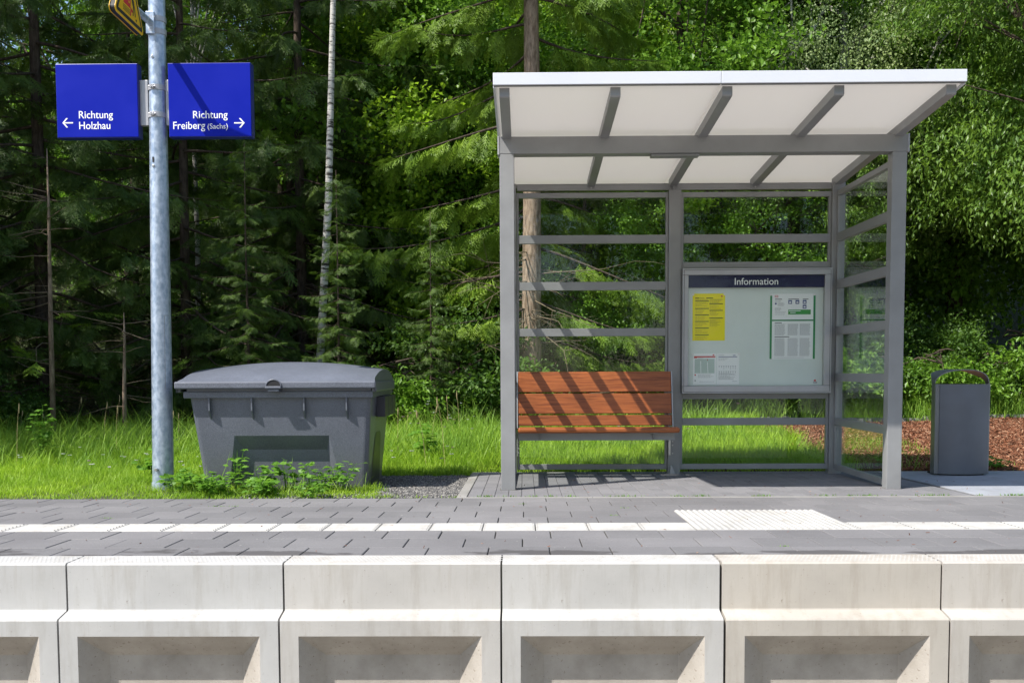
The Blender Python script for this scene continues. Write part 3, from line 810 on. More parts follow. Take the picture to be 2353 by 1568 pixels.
# warning sign (triangle seen almost edge on)
wt = thing('warning_sign', 'yellow triangular warning sign with red train at the top of the pole', 'sign', (-2.95, 7.56, 3.4))
A_ = Vector((-2.852, 7.12, 3.400)); B_ = Vector((-2.868, 7.72, 3.400))       # lower corners
U = (B_-A_).normalized(); W_ = Vector((0, 0, 1)); L = (B_-A_).length; HH = L*.866
NN = U.cross(W_).normalized()                                                    # faces +x / camera side
def tri_pts(ins, r=.03, n=6):
    c = [Vector((ins*1.732, ins)), Vector((L-ins*1.732, ins)), Vector((L/2, HH-2*ins))]
    out = []
    r = max(.004, r-ins*.6)
    for i in range(3):
        p = c[i]; a = (c[i-1]-p).normalized(); b_ = (c[(i+1) % 3]-p).normalized()
        s_ = p + a*(r*1.732); e_ = p + b_*(r*1.732); cen = p + (a+b_).normalized()*2*r
        a0 = math.atan2(s_.y-cen.y, s_.x-cen.x); a1 = math.atan2(e_.y-cen.y, e_.x-cen.x)
        d = (a1-a0 + math.pi) % (2*math.pi) - math.pi
        for k in range(n+1): out.append((cen.x+r*math.cos(a0+d*k/n), cen.y+r*math.sin(a0+d*k/n)))
    return out
def tri_w(p, off): q = A_ + U*p[0] + W_*p[1] + NN*off; return tuple(q)
def tri_plate(ins, o0, o1, m, name, par=None):
    P_ = tri_pts(ins); n = len(P_)
    v = [tri_w(p, o0) for p in P_] + [tri_w(p, o1) for p in P_]
    f = [tuple(reversed(range(n))), tuple(range(n, 2*n))] + [(i, (i+1) % n, (i+1) % n+n, i+n) for i in range(n)]
    return local(MB().add(v, f).obj(name, m), wt)
tri_plate(0, -.045, -.0415, M['signyellow'], 'rear_plate')
tri_plate(.006, -.0413, -.0042, M['black'], 'rim')
tri_plate(0, -.004, .000, M['signyellow'], 'front_plate')
tri_plate(.018, .0001, .0010, M['ink'], 'black_border')
tri_plate(.045, .0011, .0020, M['signyellow'], 'yellow_field')
mb = MB()
def wpoly(pts, m): mb.add([tri_w((p[0]*L, p[1]*L), .0026) for p in pts], np.array([list(range(len(pts)))]), m)
wpoly([(.30, .19), (.52, .19), (.54, .26), (.54, .42), (.30, .42)], 0)                       # red train front
for a in (.335, .46):
    mb.add([tri_w(((a)*L, .24*L), .0032), tri_w(((a+.04)*L, .24*L), .0032), tri_w(((a+.04)*L, .265*L), .0032), tri_w((a*L, .265*L), .0032)], np.array([[0, 1, 2, 3]]), 2)
mb.add([tri_w((.34*L, .33*L), .0032), tri_w((.50*L, .33*L), .0032), tri_w((.50*L, .39*L), .0032), tri_w((.34*L, .39*L), .0032)], np.array([[0, 1, 2, 3]]), 2)
for k in range(4): wpoly([(.28+.0*k, .168-.018*k), (.50, .168-.018*k), (.50, .160-.018*k), (.28, .160-.018*k)], 1)
wpoly([(.50, .10), (.53, .10), (.56, .17), (.61, .15), (.60, .19), (.53, .21)], 0)          # red arrow
wpoly([(.60, .33), (.63, .34), (.68, .24), (.70, .14), (.67, .14), (.65, .23)], 1)
wpoly([(.60, .33), (.64, .24), (.62, .13), (.595, .13), (.61, .24), (.57, .32)], 1)
wpoly([(.55, .37), (.65, .36), (.64, .335), (.56, .34)], 1)
wpoly([(.575, .385), (.60, .385), (.605, .41), (.58, .42), (.565, .40)], 1)
wpoly([(.69, .10), (.73, .09), (.735, .12), (.70, .125)], 1)
local(mb.obj('pictogram', [M['red'], M['ink'], M['signyellow']]), wt)
cxw = px(3.45)-.020
mb = MB(); mb.tube([(cxw-.004, 7.40, 3.578), (cxw, PY-.088, 3.578)], .026, 20); local(mb.obj('mounting_tube', M['galv'], smooth=True, autos=True), wt)
mb = MB(); mb.box(cxw-.035, cxw+.030, PY-.088, PY-.05, 3.495, 3.664); local(mb.obj('mounting_plate', M['galv'], bevel=.003), wt)
for z in (3.622, 3.525): strap(z, wt)

# ------------------------------------------------------------------ grit container
gc = thing('grit_container', 'large dark grey speckled plastic grit container with a domed lid', 'container', (-2.15, 9.3, plat(9.3)))
GBz = plat(9.2)
pl = M['plastic']
# body: tapered tub, front wall with an arched recess
def lerp(a, b_, t_): return a+(b_-a)*t_
zr, zt = GBz-.01, .645; zb = zr-.085
def bx(side, z):  t_ = (z-zr)/(zt-zr); return lerp(-2.865, -2.945, t_) if side < 0 else lerp(-1.400, -1.345, t_)
def by(front, z): t_ = (z-zr)/(zt-zr); return lerp(8.87, 8.77, t_) if front else lerp(9.78, 9.95, t_)
mb = MB()
rz0, rz1 = zb, .306
RXo = [(-2.64, zb), (-2.565, rz1), (-1.725, rz1), (-1.62, zb)]
RXi = [(-2.50, zb), (-2.48, rz1-.16), (-1.78, rz1-.16), (-1.70, zb)]
def F(x, z, d=0): return (x, by(True, z)+d, z)
cr = .05
v = []
def face(*pts): mb.add(list(pts), np.array([list(range(len(pts)))]))
face(F(bx(-1, zb)+cr, zb), F(-2.64, zb), F(-2.565, rz1), F(-2.565, zt), F(bx(-1, zt)+cr, zt))
face(F(-1.62, zb), F(bx(1, zb)-cr, zb), F(bx(1, zt)-cr, zt), F(-1.725, zt), F(-1.725, rz1))
face(F(-2.565, rz1), F(-1.725, rz1), F(-1.725, zt), F(-2.565, zt))
D = .07
i0 = F(-2.53, zb, D); i1 = F(-2.50, rz1-.13, D); i2 = F(-1.76, rz1-.13, D); i3 = F(-1.70, zb, D)
face(F(-2.64, zb), i0, i1, F(-2.565, rz1)); face(F(-2.565, rz1), i1, i2, F(-1.725, rz1)); face(F(-1.725, rz1), i2, i3, F(-1.62, zb)); face(i0, i3, i2, i1)
# corners and sides
for s in (-1, 1):
    n = 5; ring = []
    for k in range(n+1):
        a = math.pi/2*k/n
        ring.append([(bx(s, z)+(-s)*cr*(1-math.sin(a)), by(True, z)+cr*(1-math.cos(a)), z) for z in (zb, zt)])
    for k in range(n):
        q = [ring[k][0], ring[k+1][0], ring[k+1][1], ring[k][1]]
        face(*(q if s > 0 else q[::-1]))
    q = [(bx(s, zb), by(True, zb)+cr, zb), (bx(s, zb), by(False, zb), zb), (bx(s, zt), by(False, zt), zt), (bx(s, zt), by(True, zt)+cr, zt)]
    face(*(q if s > 0 else q[::-1]))
face((bx(1, zb), by(0, zb), zb), (bx(-1, zb), by(0, zb), zb), (bx(-1, zt), by(0, zt), zt), (bx(1, zt), by(0, zt), zt))
body = local(mb.obj('body', pl), gc)
mb = MB(); mb.box(-2.985, -1.320, 8.735, 9.99, .640, .700); local(mb.obj('rim', pl, bevel=.008), gc)
mb = MB(); mb.box(-2.955, -1.338, 8.742, 9.975, .7005, .722); local(mb.obj('rim_neck', pl), gc)
for x in (-2.762, -2.388, -1.928, -1.555):
    mb = MB(); yf = lambda z: by(True, z)
    mb.prism([(8.738, .6395), (yf(.64)+.01, .6395), (yf(.45)+.01, .445), (yf(.45)-.003, .455), (8.742, .53)], 0, x-.007, x+.007)
    local(mb.obj('rib', pl, bevel=.003), gc)
# fork pockets on the right side and painted shade of the side arch
mb = MB()
for y0, y1 in ((9.12, 9.36), (9.39, 9.60), (9.63, 9.86)): mb.box(-1.352, -1.268, y0, y1, .455, .639)
local(mb.obj('fork_pocket', painted('pocket_dark', (.045, .045, .06)), bevel=.004), gc)
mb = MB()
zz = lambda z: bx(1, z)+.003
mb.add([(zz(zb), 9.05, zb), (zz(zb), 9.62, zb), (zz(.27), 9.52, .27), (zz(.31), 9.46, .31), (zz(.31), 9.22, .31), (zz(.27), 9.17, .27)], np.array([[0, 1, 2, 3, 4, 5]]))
local(mb.obj('side_arch_shade', painted('arch_shade', (.045, .045, .06))), gc)  # flat dark sheet on the wall, coloured as the shade inside the arch
# lid: height field over (u, v)
LX0, LX1, LY0, LY1 = -3.035, -1.300, 8.695, 10.02
mb = MB(); nu, nv = 41, 27
def lidpt(u, v):
    x = lerp(LX0, LX1, u); y = lerp(LY0, LY1, v)
    arch = 1-(2*u-1)**2
    Z0 = .778
    if v < .03: z = Z0 + v*.3
    else:
        q = min(1, (v-.03)/.50); s_ = math.sin(math.pi/2*q)**.75
        top = .100 + .072*arch
        z = Z0+.009 + top*s_
        if v > .62: z -= top*.95*((v-.62)/.38)**2.2
    if .03 < v: # steps inwards at the ends
        x = lerp(LX0+.030*min(1, (v-.03)*20), LX1-.012*min(1, (v-.03)*20), u)
    return (x, y, z)
vs = [lidpt(i/(nu-1), j/(nv-1)) for j in range(nv) for i in range(nu)]
fs = [(j*nu+i, j*nu+i+1, (j+1)*nu+i+1, (j+1)*nu+i) for j in range(nv-1) for i in range(nu-1)]
mb.add(vs, fs)
# crease line following the arch (second raised shell toward the crest)
def side(idx, zlow, flip):
    lo = [(vs[k][0], vs[k][1], zlow) for k in idx]
    hi = [vs[k] for k in idx]
    n = len(idx); f = [(i, i+1, n+i+1, n+i) for i in range(n-1)]
    if flip: f = [tuple(reversed(q)) for q in f]
    mb.add(lo+hi, f)
side(list(range(nu)), .723, False)
side([nu*(nv-1)+i for i in range(nu)], .66, True)
side([j*nu for j in range(nv)], .69, True)
side([j*nu+nu-1 for j in range(nv)], .69, False)
lid = local(mb.obj('lid', pl, smooth=True, autos=True), gc)
mb = MB(); mb.box(LX0-.012, LX1+.012, LY0-.014, LY0+.03, .722, .786); local(mb.obj('lid_lip', pl, bevel=.012), gc)
for xa in (LX0-.011, LX1-.030):
    mb = MB(); mb.box(xa, xa+.041, LY0+.031, LY1-.05, .690, .780); local(mb.obj('lid_skirt', pl, bevel=.010), gc)
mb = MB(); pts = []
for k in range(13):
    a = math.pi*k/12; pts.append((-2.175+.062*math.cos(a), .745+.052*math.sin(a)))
mb.prism(pts, 1, LY0-.019, LY0-.0145); hd = local(mb.obj('handle_shade', M['black']), gc)  # raised black plate, its colour stands for shade in the handle hollow
mb = MB(); pts = []
for k in range(25):
    a = math.pi*k/24; pts.append((-2.175+.066*math.cos(a), LY0-.019, .745+.056*math.sin(a)))
mb.tube(pts, .006, 8); local(mb.obj('handle_rim', pl, smooth=True), gc)
mb = MB(); mb.box(-2.245, -2.105, LY0-.045, LY0-.0195, .722, .745); mb.box(-2.225, -2.125, LY0-.035, LY0+.04, .696, .7215); local(mb.obj('handle_grip', pl, bevel=.007), gc)

gc.scale = (.893,)*3; gc.location = (-1.92, 8.305, .893*(plat(9.3)-.88)+.88)

# ------------------------------------------------------------------ litter bin
lb = thing('litter_bin', 'dark grey metal litter bin with an arched hood beside the bark mulch', 'bin', (3.92, 9.15, plat(9.15)))
z0 = plat(9.1); z1 = .731
def bowed(x0, x1, y, bow, n=14): return [(lerp(x0, x1, k/n), y - bow*(1-(2*k/n-1)**2)) for k in range(n+1)]
front = bowed(3.700, 4.190, 9.055, .080)
mb = MB(); mb.prism(front + [(4.190, 9.14), (4.11, 9.34), (3.78, 9.34), (3.700, 9.14)], 2, z0+.012, z1); local(mb.obj('body', M['binmet'], smooth=True, autos=True, bevel=0), lb)
df = [(x, 9.055-.080*(1-((x-3.945)/.245)**2)-.012) for x in np.linspace(3.728, 4.168, 15)]
mb = MB(); mb.prism(df + [(x, y+.011) for x, y in df[::-1]], 2, z0+.016, z1-.006)
door = local(mb.obj('door', M['rubber'], smooth=True, autos=True), lb)
mb = MB(); mb.tube([(3.742, 9.03, .345), (3.742, 9.004, .345)], .008, 12); o = mb.obj('lock', M['black']); o.parent = door; o.matrix_parent_inverse = Matrix.Translation(-lb.location)
mb = MB(); mb.box(3.74, 4.15, 9.06, 9.30, z0, z0+.0115); local(mb.obj('plinth', M['black']), lb)
# hood: thin arched sheet
mb = MB(); n = 24; prof = []
for k in range(n+1):
    a = math.pi*k/n; sx = abs(math.cos(a))**.9*(1 if math.cos(a) > 0 else -1)
    prof.append((3.945-.245*sx, z1+.002+.132*math.sin(a)**.85))
v = []
for (x, z) in prof:
    cx_ = (x-3.945)*.985+3.945; 
    yb = 9.055-.080*(1-((x-3.945)/.2451)**2)
    yr = 9.14+.19*min(1, (1-((x-3.945)/.246)**2)*2.2); v += [(x, yb+.02, z), (x, yr, z), (cx_, yr, z-.008), (cx_, yb+.02, z-.008)]
f = []
for k in range(n):
    for q in range(4): f.append((k*4+q, (k+1)*4+q, (k+1)*4+(q+1) % 4, k*4+(q+1) % 4))
mb.add(v, f); local(mb.obj('hood', M['binmet'], smooth=True, autos=True), lb)

# ------------------------------------------------------------------ vegetation generators
def frames(dirs, roll=None):
    """rotation matrices with local x along dirs"""
    d = dirs/np.linalg.norm(dirs, axis=1, keepdims=True)
    up = np.tile([0, 0, 1.], (len(d), 1)); up[np.abs(d[:, 2]) > .95] = [0, 1, 0]
    y = np.cross(up, d); y /= np.linalg.norm(y, axis=1, keepdims=True)
    z = np.cross(d, y)
    if roll is not None:
        c, s = np.cos(roll)[:, None], np.sin(roll)[:, None]
        y, z = y*c+z*s, z*c-y*s
    return np.stack([d, y, z], -1)
def spray_template(nt=9, per=11):
    r = np.random.default_rng(3); V = []; F = []
    def tri(a, b_, c): k = len(V); V.extend([a, b_, c]); F.append((k, k+1, k+2))
    def twig(p, d, L, n):
        d = d/np.linalg.norm(d); s = np.cross(d, [0, 0, 1.]); s /= np.linalg.norm(s); u = np.cross(s, d)
        q = p+d*L
        tri(p+s*.006, p-s*.006, q)
        for k in range(n):
            t_ = (k+.5)/n; b0 = p+d*L*t_
            a = r.uniform(0, 2*np.pi); sd = s*np.cos(a)+u*np.sin(a)*.6
            nd = d*.75+sd*.8; nd /= np.linalg.norm(nd); l = r.uniform(.030, .050); w_ = np.cross(nd, u+.3*s); w_ /= np.linalg.norm(w_)
            tri(b0-w_*.0055, b0+w_*.0055, b0+nd*l)
    twig(np.zeros(3), np.array([1., 0, 0]), 1*.5, 18)
    for k in range(nt):
        t_ = .06+.40*k/nt
        for s_ in (1, -1):
            L_ = (.20-.24*t_)*r.uniform(.75, 1.15); twig(np.array([t_, 0, 0]), np.array([.75, s_*.72, -.25+r.normal(0, .1)]), L_, per if L_ > .1 else per//2)
    return np.array(V), np.array(F)
SPV, SPF = spray_template()
def spruce_mesh(seed, Hh, Rr, z_low, droop, dens, tk=1.0, gap=None, bdroop=1.0, thin=1.0):
    r = np.random.default_rng(seed)
    mb = MB(); dirs = []; pos = []; scl = []; tr = MB()
    tr.tube([(0, 0, -.3), (0, 0, 0), (.03, 0, Hh*.3), (0, .03, Hh*.6), (0, 0, Hh)], [Hh*.0135*tk, Hh*.0125*tk, Hh*.0095*tk, Hh*.006*tk, .01], 12)
    z = z_low; k = 0
    while z < Hh-.2:
        az = k*2.399+r.normal(0, .25); Lb = Rr*(1-z/Hh)**.72*r.uniform(.75, 1.12)
        if z < z_low+.8: Lb *= .7
        dr = droop*bdroop*(1-.6*z/Hh)*r.uniform(.5, 1.35)
        if gap is not None and z < 6 and math.cos(az-gap) > .45:
            k += 1; z += .05; continue
        pts = []
        ns = 7
        for i in range(ns+1):
            t_ = i/ns; rad = Lb*t_
            zz_ = z - dr*Lb*(t_**1.3)*.55 + .16*Lb*t_**3
            aa = az + .22*math.sin(t_*3+k*1.7)
            pts.append((rad*math.cos(aa), rad*math.sin(aa), zz_))
        tr.tube(pts, [max(.004, .022*(1-i/ns)*min(1, Lb/2)+.003) for i in range(ns+1)], 5, 2, cap=False)
        P_ = np.array(pts); dd = dens if z < 8 else dens*.45
        st = r.uniform(.18, .28)*Lb
        while st < Lb:
            t_ = st/Lb*ns; i = min(int(t_), ns-1); p = P_[i]+(P_[i+1]-P_[i])*(t_-i); d = P_[i+1]-P_[i]; d /= np.linalg.norm(d)
            lat = np.array([-d[1], d[0], 0])
            for s_ in (1, -1):
                q = d*r.uniform(.3, .8)+lat*s_*r.uniform(.5, 1)+np.array([0, 0, -1.])*r.uniform(.15, 1.0)*droop*1.2
                dirs.append(q); pos.append(p); scl.append(r.uniform(.65, 1.25)*(.6+.5*(1-st/Lb))*(1.0 if z < 8 else 1.4))
            if r.random() < .4:
                dirs.append(d*.4+np.array([0, 0, -1.])+r.normal(0, .3, 3)); pos.append(p); scl.append(r.uniform(.6, 1.1))
            st += .13/dd
        dirs.append(P_[-1]-P_[-2]); pos.append(P_[-2]); scl.append(1.1)
        z += r.uniform(.09, .17)*(1 if z < 7 else 1.7*thin); k += 1
    # dead lower twigs
    for q in range(46):
        zz_ = r.uniform(.3, max(1.6, z_low+1.2)); az = r.uniform(0, 6.28); l = r.uniform(.5, 1.5)
        p0 = np.array([0, 0, zz_]); p = [tuple(p0)]
        d = np.array([math.cos(az), math.sin(az), r.uniform(-.35, .15)])
        for i in range(4):
            p0 = p0+d*l/4; d = d+r.normal(0, .16, 3); p.append(tuple(p0))
            if i > 0:
                e_ = d+r.normal(0, .7, 3); tr.tube([tuple(p0), tuple(p0+e_*.16), tuple(p0+e_*.3+np.array([0, 0, -.04]))], [.004, .003, .001], 3, 1, cap=False)
        tr.tube(p, [.010, .008, .006, .004, .002], 4, 1, cap=False)
    Mx = frames(np.array(dirs), r.normal(0, .35, len(dirs)))*np.array(scl)[:, None, None]
    mb.inst(SPV, SPF, Mx, np.array(pos))
    return mb, tr
LEAF = np.array([(0, 0, 0), (.45, .5, .10), (1, 0, -.05), (.45, -.5, .10)]); LF = np.array([[0, 1, 2], [0, 2, 3]])
def broad_mesh(seed, Hh, Rr, z0, nclus, per, lw, ll, hang, rad=.33, shape=1.0, limbs=9, trunk=.16):
    r = np.random.default_rng(seed); tr = MB(); mb = MB()
    zc = (Hh+z0)/2; hz = (Hh-z0)/2
    tr.tube([(0, 0, -.3), (.04, 0, Hh*.25), (-.03, .05, Hh*.5), (.04, 0, Hh*.75), (0, 0, Hh*.95)], [trunk, trunk*.85, trunk*.6, trunk*.35, .02], 10)
    cen = []; ld = []
    nl = limbs
    for k in range(nl):
        az = k*2.399+r.normal(0, .3); zs_ = max(Hh*(.15+.6*k/nl), z0*.75); 
        th = r.uniform(-.5, .9); e_ = np.array([math.cos(az)*math.cos(th)*Rr*.85, math.sin(az)*math.cos(th)*Rr*.85, zc+hz*.85*math.sin(th)])
        s_ = np.array([0, 0, zs_]); m_ = (s_+e_)/2+r.normal(0, .25, 3)+np.array([0, 0, .2])
        tr.tube([tuple(s_), tuple(m_), tuple(e_)], [trunk*.35, trunk*.2, .01], 6, 0, cap=False)
        for q in range(5):
            b0 = m_ if q < 2 else (m_+e_)/2; e2 = b0+r.normal(0, 1, 3)*np.array([Rr, Rr, hz])*.28
            tr.tube([tuple(b0), tuple((b0+e2)/2+r.normal(0, .08, 3)), tuple(e2)], [.022, .014, .004], 4, 0, cap=False)
    # lumps: bigger boughs that gather leaf clusters, leaving gaps between
    nb = max(12, nclus//16); B_c = []
    for k in range(nb):
        v = r.normal(0, 1, 3); v /= np.linalg.norm(v); rr = r.uniform(.55, 1.0)
        B_c.append(np.array([v[0]*Rr*rr, v[1]*Rr*rr, zc+v[2]*hz*rr]))
    B_c = np.array(B_c)
    c = B_c[r.integers(0, nb, nclus)] + r.normal(0, 1, (nclus, 3))*np.array([.42, .42, .30])*Rr*.33*shape
    c[:, 2] = np.maximum(c[:, 2], z0*.6)
    out = c-np.array([0, 0, zc]); out[:, 2] *= .3; out /= np.linalg.norm(out, axis=1, keepdims=True)+1e-6
    ax = out + r.normal(0, .5, out.shape) + np.array([0, 0, -hang]); ax /= np.linalg.norm(ax, axis=1, keepdims=True)
    t_ = r.uniform(-1, 1, (nclus, per, 1))
    pos = c[:, None, :] + ax[:, None, :]*t_*rad*1.35 + r.normal(0, rad*.42, (nclus, per, 3))*np.array([1, 1, .55])
    d = ax[:, None, :]*.5 + r.normal(0, .7, pos.shape) + np.array([0, 0, -hang*.8])
    pos = pos.reshape(-1, 3); d = d.reshape(-1, 3); n = len(pos)
    Mx = frames(d, r.normal(0, .6, n))
    sc = r.uniform(.7, 1.2, n)
    Mx = Mx*(np.stack([sc*ll, sc*lw, sc*lw], -1)[:, None, :])
    mb.inst(LEAF, LF, Mx, pos)
    return mb, tr
TREES = {}
def mk(key, gen, leafm, barkm):
    mb, tr = gen
    TREES[key] = (mb.mesh(key+'_crown', leafm), tr.mesh(key+'_trunk', barkm, True))
mk('spruceA', spruce_mesh(1, 14, 3.1, .9, 1.0, 1.0, .55), M['needle'], [M['barkdark'], M['twig'], M['barkdark']])
mk('spruceB', spruce_mesh(2, 13, 2.7, .5, .8, 1.05, .5), M['needle'], [M['barkdark'], M['twig'], M['barkdark']])
mk('spruceC', spruce_mesh(5, 15, 2.9, 1.3, 1.5, 1.25, .8, -math.pi/2-.4, .5, 2.2), M['needle2'], [M['bark'], M['twig'], M['barkdark']])
mk('broadA', broad_mesh(11, 11, 3.2, .8, 900, 62, .075, .105, .4), M['leaf'], M['barkdark'])
mk('broadB', broad_mesh(12, 12, 3.4, 1.0, 950, 60, .085, .115, .3, .42), M['leaf'], M['barkdark'])
mk('lime', broad_mesh(13, 10, 2.8, 1.2, 700, 50, .10, .12, .2, .4), M['leaflime'], M['barkdark'])
mk('hang', broad_mesh(14, 10, 3.2, 1.7, 1100, 72, .038, .100, 1.0, .27, 1.0), M['leafright'], M['barkdark'])
mk('birch', broad_mesh(15, 12, 2.6, 2.6, 1100, 66, .038, .05, 1.3, .34), M['leafpale'], M['birch'])
mk('birchbare', broad_mesh(16, 13, 1.5, 8.5, 200, 40, .04, .055, 1, .3, trunk=.062), M['leafpale'], M['birch'])
mk('bush', broad_mesh(17, 1.45, 1.15, .1, 190, 60, .045, .075, .1, .22, 1.3, 5, .03), M['leafdark'], M['barkdark'])
mk('bush2', broad_mesh(18, 1.1, 1.0, .05, 170, 60, .045, .10, .3, .2, 1.3, 5, .025), M["leaf"], M['barkdark'])
def tree(key, name, x, y, label, cat='tree', s=1.0, rot=None, group=None, leafm=None, lean=0):
    t = thing(name, label, cat, (x, y, float(zg(x, y))), group)
    t.rotation_euler = (0, lean, random.uniform(0, 6.28) if rot is None else rot); t.scale = (s, s, s)
    cm, tm_ = TREES[key]
    for n_, me in (('crown', cm), ('trunk', tm_)):
        o = bpy.data.objects.new(n_, me); COL.objects.link(o); o.parent = t
    return t
# forest edge, left: dark spruces
sp = [('spruceB', -7.9, 13.2, 'dark spruce at the left border with its trunk low behind the grass'),
      ('spruceA', -6.7, 13.9, 'dark spruce behind the left blue sign'),
      ('spruceB', -4.9, 14.5, 'spruce with drooping boughs between sign pole and white birch trunk'),
      ('spruceA', -3.6, 16.4, 'dark spruce rising behind the grit container and the leaning birch'),
      ('spruceB', -2.4, 20.6, 'dark spruce deep in the wood right of the leaning birch')]
for k, x, y, lab in sp: tree(k, 'spruce_tree', x, y, lab, group='spruces along the forest edge')
tree('spruceC', 'spruce_tree', .1, 14.2, 'spruce with pale hanging needles and thick bare trunk seen through the shelter glass', s=1.0, rot=.4)
far = [('spruceA', -9.6, 17.5), ('spruceB', -6.8, 18.5), ('spruceA', -4.4, 19.2), ('spruceB', -8.3, 21.5), ('spruceA', -5.4, 22.5), ('spruceB', -2.4, 21.8), ('spruceA', -11.2, 20.5)]
for k, x, y in far: tree(k, 'spruce_tree', x, y, 'dark spruce deep in the wood behind the blue signs', group='spruces deep in the left wood')
for k, x, y in (('spruceA', -11.0, 10.6), ('spruceB', -12.6, 13.0), ('spruceA', -10.4, 14.2), ('spruceB', -13.8, 10.2), ('spruceA', -14.5, 15.5), ('spruceA', -9.0, 10.0)):
    tree(k, 'spruce_tree', x, y, 'tall spruce of the forest edge beyond the left border of the photo', group='spruces beyond the left border', s=1.12)
for k, x, y in (('broadA', -16, -13), ('broadB', -9.5, -15), ('broadA', -3.5, -13.5), ('broadB', 2.5, -14.5), ('broadA', 8.5, -13), ('broadB', 14.5, -14), ('broadA', 20.5, -12), ('broadB', 18, 2), ('broadA', 20, 9)):
    tree(k, 'broadleaf_tree', x, y, 'unseen broadleaf tree added out of view to darken reflections', group='unseen trees added to darken reflections')  # unseen trees, added to darken glass reflections and cut sky light
tree('birchbare', 'birch_tree', -2.86, 13.7, 'birch with a slender leaning white trunk left of the shelter', lean=.058, s=.95, rot=0.0)
tree('birchbare', 'birch_tree', -5.55, 17.0, 'birch with a thin pale trunk above the right blue sign', lean=.005, s=.85, rot=0)
tree('lime', 'broadleaf_tree', -1.9, 20.5, 'bright lime green tree glowing behind the birch trunk', s=1.05)
tree('lime', 'broadleaf_tree', .6, 19.5, 'lime green tree seen through the left glass of the shelter', s=.9)
for k, x, y, s_, lab in (('lime', 1.9, 16.6, .55, 'small lime green tree seen through the middle of the shelter glass'),
                        ('broadA', .95, 15.7, .42, 'low leafy tree right behind the bench seen through the glass'),
                        ('broadB', 3.2, 16.4, .5, 'low leafy tree behind the top of the notice case'),
                        ('lime', -1.0, 17.4, .75, 'yellow green tree glowing left of the shelter post'),
                        ('broadA', -1.9, 18.6, .95, 'leafy tree between birch trunk and shelter'),
                        ('broadB', -.2, 17.6, .62, 'leafy tree behind the pale spruce trunk')):
    tree(k, 'broadleaf_tree', x, y, lab, s=s_)
for x, y, s_, lab in ((-2.35, 12.7, .26, 'small dark spruce right of the birch foot behind the container'), (-3.55, 12.9, .30, 'small dark spruce left of the birch foot behind the container'), (-1.2, 13.0, .22, 'small spruce between container and shelter')):
    tree('spruceB', 'young_spruce', x, y, lab, s=s_)
tree('lime', 'broadleaf_tree', -.3, 25.5, 'lime green tree in the wood left of the shelter roof', s=1.2)
# right: broadleaf wood
tree('broadA', 'broadleaf_tree', 2.9, 19.0, 'green leafy tree behind the middle of the shelter roof', s=1.0)
tree('broadB', 'broadleaf_tree', 5.4, 21.0, 'green tree behind the pale birch crown', s=1.05)
tree('birch', 'birch_tree', 5.5, 17.7, 'birch with a pale feathery crown above the right half of the roof', s=.9)
tree('birch', 'birch_tree', 2.0, 22.5, 'birch with a loose pale crown above the middle of the roof', s=.95)
tree('broadB', 'broadleaf_tree', 8.6, 20.2, 'dark green tree at the upper right corner of the photo', s=1.1)
tree('hang', 'broadleaf_tree', 8.3, 16.0, 'tree with long drooping glossy leaves right of the shelter', s=1.0)
tree('hang', 'broadleaf_tree', 10.6, 17.0, 'tree with drooping leaves at the right border of the photo', s=1.0)
tree('hang', 'broadleaf_tree', 4.4, 16.9, 'tree with hanging leaves seen through the right glass above the notice case', s=.54)
for k, x, y, s in (('broadA', -2.6, 29, 1.3), ('broadB', 1.2, 28, 1.3), ('broadA', 4.6, 27.5, 1.3), ('broadB', 8.0, 27.8, 1.35), ('broadA', 11.6, 26.5, 1.3), ('broadB', 14.5, 24, 1.3), ('broadA', 12.6, 21, 1.1),
                   ('broadB', -7, 29, 1.3), ('broadA', -11, 28, 1.3), ('broadB', 3.0, 33, 1.5), ('broadA', 7.5, 33.5, 1.5), ('broadB', -2, 34, 1.5), ('broadB', 12, 32, 1.5)):
    tree(k, 'broadleaf_tree', x, y, 'broadleaf tree in the dense wood far behind the shelter', group='trees in the wood far behind the shelter', s=s)
bushes = [('bush', 5.9, 16.4, 1.0), ('bush2', 4.8, 16.0, 1.0), ('bush', 7.2, 16.6, .9), ('bush2', 8.3, 16.1, 1.1), ('bush', 9.5, 16.6, 1.0), ('bush2', 3.6, 16.1, .9), ('bush', 2.2, 16.8, .9), ('bush2', 6.6, 15.9, .8), ('bush', 10.8, 16.2, 1), ('bush2', .9, 16.6, .9)]
for k, x, y, s in bushes: tree(k, 'bush', x, y, 'low leafy bush at the foot of the wood behind the bark mulch', 'bush', s, group='bushes along the back of the mulch')
for k, x, y, s in (('bush', -.9, 14.0, 1.0), ('bush2', -2.0, 13.2, .8), ('bush', 1.6, 15.6, .95), ('bush', -6.9, 12.6, .7), ('bush2', -8.2, 12.4, 1)):
    tree(k, 'bush', x, y, 'shaded undergrowth bush at the foot of the spruces', 'bush', s, group='undergrowth at the foot of the spruces')
